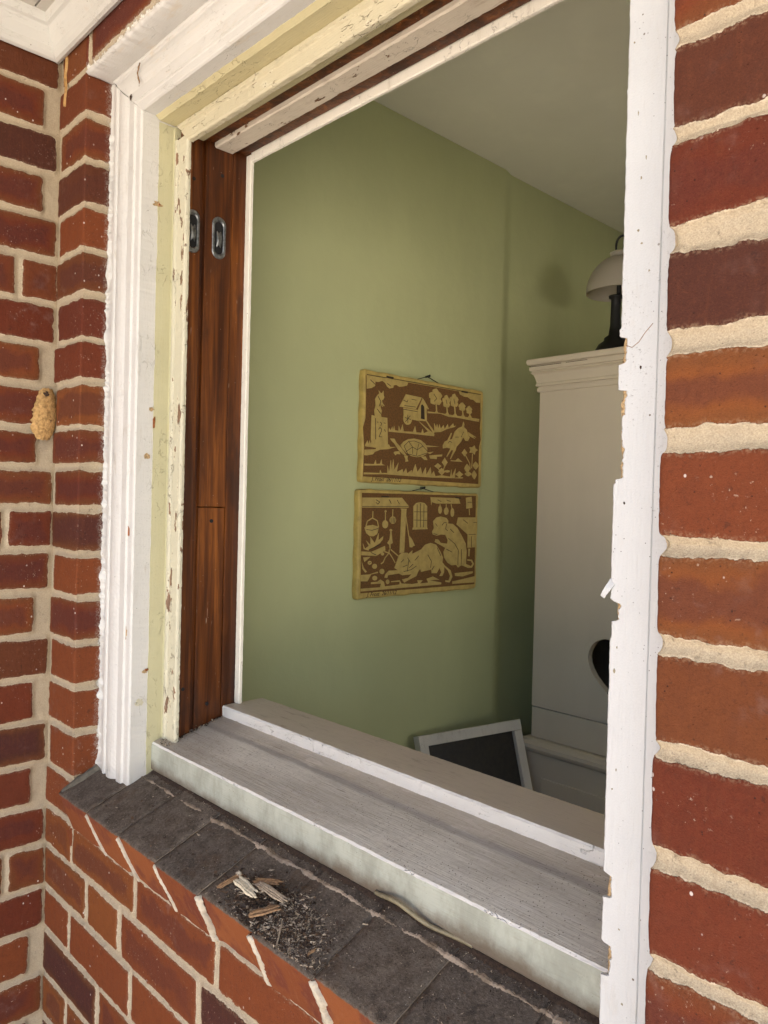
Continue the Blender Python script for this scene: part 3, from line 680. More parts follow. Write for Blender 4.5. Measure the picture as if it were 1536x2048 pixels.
# pulley stile: front lane, parting groove, rear lane with the weight pocket cut into it
st = MB()
zt = ZS+.012; zb = -.40
st.box(XS-.02, XS, .604, .6305, zb, zt, 0, .0008)
st.box(XS-.02, XS-.007, .6300, .6390, zb, zt-.001, 0)
st.box(XS-.02, XS, .6385, .7005-.0135, -.012, zt, 0, .0008)          # rear lane above the pocket
st.box(XS-.02, XS-.0012, .6388, .6868, zb, -.0135, 0, .0010)          # pocket piece
st.box(XS-.02, XS, .6878, Y3+.012, zb, zt-.0005, 0, .0008)
st.box(XS-.024, XS-.004, .684, .690, -.02, zt-.002, 0)
st.box(XS-.0265, XS-.0205, .602, .72, zb+.01, zt-.01, 0)
screws = MB()
for (y, z) in ((.662, -.035), (.661, -.33), (.617, .50), (.617, -.30), (.668, .52)):
    screws.tube([(XS-.003, y, z), (XS+.0006, y, z)], .0030, 10)
# pulleys: plate with a lip, dark slot, wheel
def pulley(yc, zc, hw, hh):
    pl = MB(); n = 28
    def ov(x, a, b): 
        r_ = a; pts = []
        for k in range(n):
            t = 2*math.pi*k/n; cy_ = math.cos(t)*a; cz_ = math.sin(t)*a; cz_ += (b-a) if math.sin(t) >= 0 else -(b-a)
            pts.append((x, yc+cy_, zc+cz_))
        return pts
    pl.loft([ov(XS-.001, hw, hh), ov(XS+.0016, hw, hh), ov(XS+.0024, hw-.0010, hh-.0010), ov(XS+.0024, hw-.0036, hh-.0055), ov(XS+.0010, hw-.0048, hh-.0075), ov(XS-.0008, hw-.0050, hh-.0080)], 0, smooth=False)
    for s_ in (1, -1): pl.tube([(XS+.0020, yc, zc+s_*(hh-.0045)), (XS+.0032, yc, zc+s_*(hh-.0045))], .0022, 8)
    hol = MB().loft([ov(XS+.0004, hw-.0050, hh-.0080), ov(XS+.0007, hw-.0052, hh-.0082)], 0)
    wh = MB(); secs = []
    for (r_, y) in ((.0100, -.0048), (.0190, -.0042), (.0208, -.0034), (.0180, 0), (.0208, .0034), (.0190, .0042), (.0100, .0048)):
        secs.append([(XS-.0118+.8*r_*math.cos(2*math.pi*k/30), yc+y, zc-.002+r_*math.sin(2*math.pi*k/30)) for k in range(30)])
    wh.loft(secs, 0, smooth=True)
    return ('pulley', pl, M['iron'], [('recess', hol, M['iron_dark']), ('wheel', wh, M['iron'])])
# head jamb behind the blind stop, with the old white board across it
hj = MB(); x0, x1 = XS+.001, -.25
hj.box(x0, x1, .609, .632, ZS, ZS+.02, 0, .001)
hj.box(x0, x1, .6325, .652, ZS+.004, ZS+.022, 1, .001)
hj.box(x0, x1, .688, Y3-.002, ZS+.003, ZS+.021, 1, .001)
hb = board(lambda x: [(x, .6525, ZS+.018), (x, .6525, ZS-.0012+float(edge_noise([x], .0009, 51)[0])), (x, .6545+float(edge_noise([x], .0012, 52)[0]), ZS-.0032), (x, .6850, ZS-.0028),
                      (x, .6870+float(edge_noise([x], .0010, 53)[0]), ZS-.0008), (x, .6870, ZS+.018)], rng(XS+.001, x1, .006), jit=.0003, seed=8)
# inner stops
ist = board(lambda z: [(XS-.001, Y3, z), (XT-.0012+float(edge_noise([z], .0006, 61)[0]), Y3, z), (XT, Y3+.0015, z), (XT, Y3+.006, z), (XS-.001, Y3+.006, z)], rng(-.3362, ZT+.012, .005), jit=.0002, seed=6)
ish = board(lambda x: [(x, Y3+.0006, ZS+.02), (x, Y3+.0006, ZT+.0012+float(edge_noise([x], .0007, 62)[0])), (x, Y3+.0020, ZT), (x, Y3+.0062, ZT), (x, Y3+.0062, ZS+.02)], rng(XT+.0004, x1, .007), jit=.0002, seed=7)
# timber sill
def sill_sec(x):
    a = float(edge_noise([x], .0006, 71, 60)[0]); b = float(edge_noise([x], .0004, 72, 140)[0]); f_ = .5808
    q = [(f_+.0012, -.4262), (f_+a*.4, -.4245), (f_, -.405+0), (f_+a*.3, -.3900), (f_+.0004+b, -.3858+b*.5), (f_+.0025+b, -.3832+b*.6), (.590, -.3812), (.62, -.3733+b*.3), (.655, -.3643+b*.3),
         (.668, -.3606+a*.4), (.690, -.3548), (.72, -.350), (.72, -.42)]
    return [(x, y, z) for y, z in q]
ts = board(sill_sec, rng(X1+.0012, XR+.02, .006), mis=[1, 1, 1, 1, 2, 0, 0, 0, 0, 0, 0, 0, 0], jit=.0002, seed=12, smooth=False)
stool_l = board(lambda x: [(x, .6905+float(edge_noise([x], .0007, 81)[0]), -.3620), (x, .6893+float(edge_noise([x], .0006, 82, 220)[0]), -.3400), (x, .6915, -.3376), (x, .7, -.3372), (x, .768, -.3372), (x, .772, -.3392), (x, .772, -.362)],
                rng(XS+.0008, .3, .006), mis=[1, 1, 0, 0, 0, 0, 0], jit=.0002, seed=13)
knot = MB().lathe(0, 0, [(.0001, 0), (.001, .0)], 6)
# debris line where the stile meets the sill
crumb_c = MB()
def crumbs(mb, cx, cy, cz, r, mi=0, seed=0, flat=.7, el=1.):
    rd = random.Random(seed); u = [Vector((rd.uniform(-1, 1), rd.uniform(-1, 1), rd.uniform(-1, 1)*flat)).normalized()*r*rd.uniform(.6, 1.2) for _ in range(5)]
    aa = rd.uniform(0, 6.3); ca, sa = math.cos(aa), math.sin(aa); u = [Vector((v.x*el*ca-v.y*sa/el**.5, v.x*el*sa+v.y*ca/el**.5, v.z)) for v in u]
    mb.add([(cx+v.x, cy+v.y, cz+max(v.z, -r*.4)) for v in u], [(0, 1, 2), (0, 2, 3), (0, 3, 4), (0, 4, 1), (1, 2, 3), (1, 3, 4)], mi)
for k in range(160):
    t = random.random(); y = .602+t*.085; z = -.3733+.262*(y-.62)+.0012
    crumbs(crumb_c, XS+abs(random.gauss(0, .0035)), y, z, random.uniform(.0007, .0024), random.choice((0, 0, 1)), k)
for k in range(110):
    y = .585+random.random()*.02; x = X3+.004-random.random()*.035; z = -.3733+.262*(y-.62)+.0010
    crumbs(crumb_c, x, y, z, random.uniform(.0005, .0018), random.choice((0, 1, 1)), k+500)
# right trim: painted face board with a broken inner edge, raw wood behind it
NOT = [(.1335, .1120, .0062), (.0925, .0715, .0068), (.0755, .0450, .0045), (.0490, .0230, .0062), (-.0715, -.0870, .0062), (-.2835, -.3030, .0062), (-.3380, -.3640, .0068), (-.4050, -.50, .0060)]
def redge(z):
    e = XRR+float(edge_noise([z], .0004, 91, 260)[0])+(.0012 if z > .14 else 0)-(.0016 if -.07 < z < .02 else 0)-(.0010 if z < -.10 else 0)
    for a, b, d in NOT:
        if b < z < a:
            w_ = min(1, (a-z)/.0012, (z-b)/.0012); e = max(e, XRR+d*w_*(1+.22*float(edge_noise([z], 1, 93, 400)[0])))
    return e
tb = MB(); secs = []
for z in rng(-.452, .589, .0012):
    a = float(edge_noise([z], .0008, 95, 110)[0]); e = redge(z)
    g = -.2745+.0035*(z-.1)
    secs.append([(e, .5478, z), (e+.0001, .5458, z), (e+.0012, .5448, z), (g-.0010, .5446, z), (g, .5462, z), (g+.0008, .5438, z), (g+.0060, .5425+a*.3, z), (-.2600, .5400+a, z), (-.2545, .5360+a, z), (-.2525, .5380, z), (-.2525, .556, z), (e+.002, .5500, z)])
tb.loft(secs, 0, smooth=False)
rawb = MB(); secs = []
for z in rng(-.452, .585, .003):
    e = XRR+.0018+float(edge_noise([z], .0014, 97, 240)[0])
    secs.append([(e, .5500, z), (e+.002+.001*math.sin(z*900), .5475, z), (-.262, .5475, z), (-.25, .60, z), (XRR+.006, .60, z)])
rawb.loft(secs, 0)
inn = MB(); secs = []
for z in rng(-.452, .58, .004):
    e = XRR+.0052
    secs.append([(e, .5485, z), (e+.004, .5482, z), (e+.004, .5995, z), (e, .5995, z)])
# a flake curling off the edge
flk = MB(); secs = []
for k in range(9):
    t = k/8; x = XRR+.001-.0085*t**1.4; z = -.055-.014*t; y = .5455-.004*math.sin(t*2.6)
    wd = .0028*(1-.5*t); secs.append([(x-wd, y, z+.001), (x+wd, y+.0008, z-.001), (x+wd, y+.0016, z-.001), (x-wd, y+.0010, z+.001)])
flk.loft(secs, 0)
# chips, nail holes and rust on the left trim
def blob(cx, cy, cz, nx, ny, nz, a, b, seed, th=.0004, n=14):
    """small flat patch lying on a surface (normal n), a across, b along z"""
    mb = MB(); rd = random.Random(seed); nn = Vector((nx, ny, nz)).normalized(); ax = nn.cross(Vector((0, 0, 1))); ax = ax.normalized() if ax.length > .1 else Vector((1, 0, 0)); ay = nn.cross(ax)
    c = Vector((cx, cy, cz)); pr = [1+rd.uniform(-.4, .35) for _ in range(n)]
    ring = lambda s_, h: [c+nn*h+ax*(a*s_*pr[k]*math.cos(2*math.pi*k/n))+ay*(b*s_*pr[k]*math.sin(2*math.pi*k/n)) for k in range(n)]
    mb.loft([ring(1, -.0006), ring(1, th*.6), ring(.8, th)], 0); return mb
marks = []
for (y, z, a, b, sd_) in ((.572, .455, .008, .004, 1), (.569, .137, .0045, .003, 3), (.562, .064, .005, .0055, 4), (.567, -.27, .0045, .0025, 5), (.559, -.318, .006, .006, 6)):
    marks.append(('paint_chip', blob(X1+.0009, y, z, 1, 0, 0, a, b, sd_), M['raw'] if sd_ != 6 else M['peel']))
for (y, z, a, b, sd_) in ((.5735, .118, .002, .010, 11), (.5745, .455, .0018, .0018, 14), (.5695, -.268, .003, .0022, 15)):
    marks.append(('rust_mark', blob(X1+.0013, y, z, 1, 0, 0, a, b, sd_, .0005), M['rust']))
for (x, z, a, b, sd_, mm) in ((-1.128, -.052, .0035, .009, 21, 'rust'), (-1.131, -.210, .0045, .009, 22, 'raw'), (-1.131, -.217, .0025, .004, 23, 'tan_wood')):
    marks.append(('paint_chip' if mm != 'rust' else 'rust_mark', blob(x, .5426, z, 0, -1, 0, a, b, sd_), M[mm]))
marks.append(('nail_hole', blob(-1.142, .5374, .6165, 0, -1, 0, .0035, .0045, 31, .0003), M['hole']))
for (x, z, sd_) in ((-.288, .318, 41), (-.2985, .215, 42)):
    marks.append(('nail_hole', blob(x, .5446, z-.21, 0, -1, 0, .0009, .0012, sd_, .0002), M['hole']))
hc = MB().tube([(-.3010, .5447, .1385-.012), (-.2955, .5446, .1360-.012), (-.2900, .5446, .1395-.012), (-.2850, .5446, .1440-.010), (-.2790, .5446, .1480-.008)], .00028, 5)
marks.append(('paint_crack', hc, M['tan_wood']))
for k in range(14):
    rk = random.Random(k+200); marks.append(('dent', blob(-.303+.026*rk.random(), .5447, -.40+.9*rk.random(), 0, -1, 0, .0005+.0006*rk.random(), .0006+.0014*rk.random(), k+210, .0002, 9), M['caulk']))
roots = []
for pts in ([(-1.176, .545, .650), (-1.174, .540, .638), (-1.170, .541, .628), (-1.172, .538, .620), (-1.171, .538, .609)],):
    pass
root1 = MB().tube([(-1.1100, .5360, .6560), (-1.1085, .5335, .6480), (-1.1120, .5335, .6400), (-1.1110, .5345, .6330), (-1.1075, .5345, .6270), (-1.1090, .5350, .6200)], [.0010, .0014, .0011, .0014, .0012, .0005], 7)
window = thing('window_frame', 'old timber window frame with flaking white and cream paint and no sash', 'window frame', [
    ('side_moulding', mould_l, M['mould'], None, 'thickly painted white fluted moulding beside the brick reveal'),
    ('head_moulding', mould_h, M['mould_h']),
    ('lintel_trim', lintel, M['mould_h']),
    ('jamb_liner', cm, M['cream'], None, 'pale cream painted liner'),
    ('head_liner', ch, M['cream_h']),
    ('blind_stop', bsm, M['peel'], None, 'cream bead with paint peeling off in flakes'),
    ('head_stop', bsh, M['peel_h']),
    ('pulley_stile', st, M['pine'], [('screw', screws, M['iron_dark'])], 'bare varnished brown pine'),
    pulley(.6166, .418, .0118, .0335), pulley(.6633, .419, .0125, .0335),
    ('head_jamb', hj, [M['cream_h'], M['pine']]),
    ('head_board', hb, M['oldwhite_h'], None, 'old white painted board across the head'),
    ('inner_stop', ist, M['stop']), ('inner_stop', ish, M['stop']),
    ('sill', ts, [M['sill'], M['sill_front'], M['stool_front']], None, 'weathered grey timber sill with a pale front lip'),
    ('stool', stool_l, [M['stool'], M['stool_front']], None, 'inner sill board with a chipped white front edge'),
    ('side_trim', tb, M['board_r'], [('raw_edge', rawb, M['raw']), ('paint_flake', flk, M['board_r'])], 'white side trim with a broken inner edge beside the near bricks'),
    *marks])
solo('dirt_crumbs', crumb_c, [M['crumb'], M['crumb_pale']], 'dirt crumbs gathered along the left end of the timber sill', 'dirt', kind='stuff')
solo('dried_root', root1, M['tan_wood'], 'thin dried brown root stuck on the white head moulding', 'root')

# ------------------------------------------------------------------ porch soffit, roof, ground, room shell
sf = MB(); zc = .775
sfp = MB(); y = YF+.004
while y > -.25:
    yn = max(y-.062, -.26); sfp.box(XI-.03, 1.9, yn+.0026, y, zc, zc+.015, 0, .0016); y = yn
sfp.box(XI-.03, 1.9, -.26, YF+.004, zc+.008, zc+.020, 0)
PRS = [(0, .722), (.006, .7195), (.011, .7215), (.015, .727), (.0165, .735), (.0200, .7400), (.0250, .7480), (.0280, .7560), (.0300, .7590), (.0350, .7610), (.0370, .7690), (.0380, zc+.002), (0, zc+.002)]
mw = MB().loft([[(XI+d+.0004 if x == 0 else x, YF-.003-d, z) for d, z in PRS] for x in [0]]+[[(x, YF-.003-d, z) for d, z in PRS] for x in (-1.2, 1.9)])
ms = MB().loft([[(XI+.003+d, YF-.0034-d, z) for d, z in PRS], [(XI+.003+d, .3, z) for d, z in PRS], [(XI+.003+d, -.26, z) for d, z in PRS]])
fas = MB().box(XI-.03, 1.9, -.29, -.26, zc-.02, zc+.14, 0, .003)
thing('porch_soffit', 'white painted board soffit with moulding, up in the corner over the brick', 'soffit',
      [('soffit_boards', sfp, M['soffit']), ('wall_moulding', mw, M['soffit_trim']), ('side_moulding', ms, M['soffit_trim']), ('fascia', fas, M['soffit_trim'])])
rf = MB()  # out-of-view roof, added to keep direct sun off the facade
rf.add([(-5, -.31, .93), (4.6, -.31, .93), (4.6, 2.2, 2.6), (-5, 2.2, 2.6), (4.6, 5.2, .93), (-5, 5.2, .93), (-5, -.31, .99), (4.6, -.31, .99), (4.6, 2.2, 2.66), (-5, 2.2, 2.66), (4.6, 5.2, .99), (-5, 5.2, .99)],
       [(0, 1, 2, 3), (3, 2, 4, 5), (6, 9, 8, 7), (9, 11, 10, 8), (0, 6, 7, 1), (5, 4, 10, 11), (0, 3, 9, 6), (3, 5, 11, 9), (1, 7, 8, 2), (2, 8, 10, 4)])
rf.box(-5, 4.6, .51, 5.1, .94, .96)
solo('roof', rf, M['roof'], 'unseen low pitched shingle roof over the brick house, added to block the sun', 'roof')
solo('ground', MB().add([(-300, -300, -GZ), (300, -300, -GZ), (300, 300, -GZ), (-300, 300, -GZ)], [(0, 1, 2, 3)]), M['ground'], kind='structure', recalc=False)
XG, CZ, FZ, YB, XE = -1.30, .916, -1.40, 3.3, 2.6
solo('ceiling', MB().box(XG-.1, XE+.1, .60, YB+.1, CZ, CZ+.02), M['ceil'], kind='structure')
solo('floor', MB().box(XG-.1, XE+.1, .60, YB+.1, FZ-.02, FZ), M['tan_wood'], kind='structure')
gw = MB(); YJ = 1.712      # the plaster steps back a little beyond YJ
prof = [(XG, .58), (XG, 1.3), (XG, YJ-.035)]
for k in range(1, 17):
    t = k/17; prof.append((XG-.011*(t*t*(3-2*t)), YJ-.035+.055*t))
prof += [(XG-.011, YJ+.020), (XG-.014, 2.4), (XG-.018, YB+.05), (XG-.08, YB+.05), (XG-.08, .58)]
gw.loft([[(x, y, z) for x, y in prof] for z in (FZ+.001, -.6, 0, .5, CZ-.0005)], smooth=True)
solo('room_wall', gw, M['green'], 'sage green room wall seen through the window, carrying the two tiles', 'wall')
solo('room_wall', MB().box(XG-.019, XE, YB, YB+.1, FZ+.001, CZ-.001), M['green'], 'green back wall of the room behind the cabinet', 'wall')
rw = MB()  # unseen side wall; its opening is added to brighten the room
rw.box(XE, XE+.12, .6, .9, FZ+.001, CZ-.001); rw.box(XE, XE+.12, 2.3, YB-.001, FZ+.001, CZ-.001)
rw.box(XE, XE+.12, .9, 2.3, FZ+.001, -.60); rw.box(XE, XE+.12, .9, 2.3, .70, CZ-.001)
solo('room_wall', rw, M['green'], 'green far side wall of the room with an added opening that lets in more light', 'wall')
# inside lining of the window wall
il = MB()
il.box(XG+.001, XS-.0275, .60, .742, FZ+.001, CZ-.001); il.box(XS-.0275, XR, .60, .742, ZS+.025, CZ-.001)
il.box(XR+.002, XE-.001, .60, .768, FZ+.001, CZ-.001); il.box(XS-.0275, XR, .60, .768, FZ+.001, -.43)
solo('room_wall', il, M['inner'], 'plastered inside face of the window wall', 'wall')

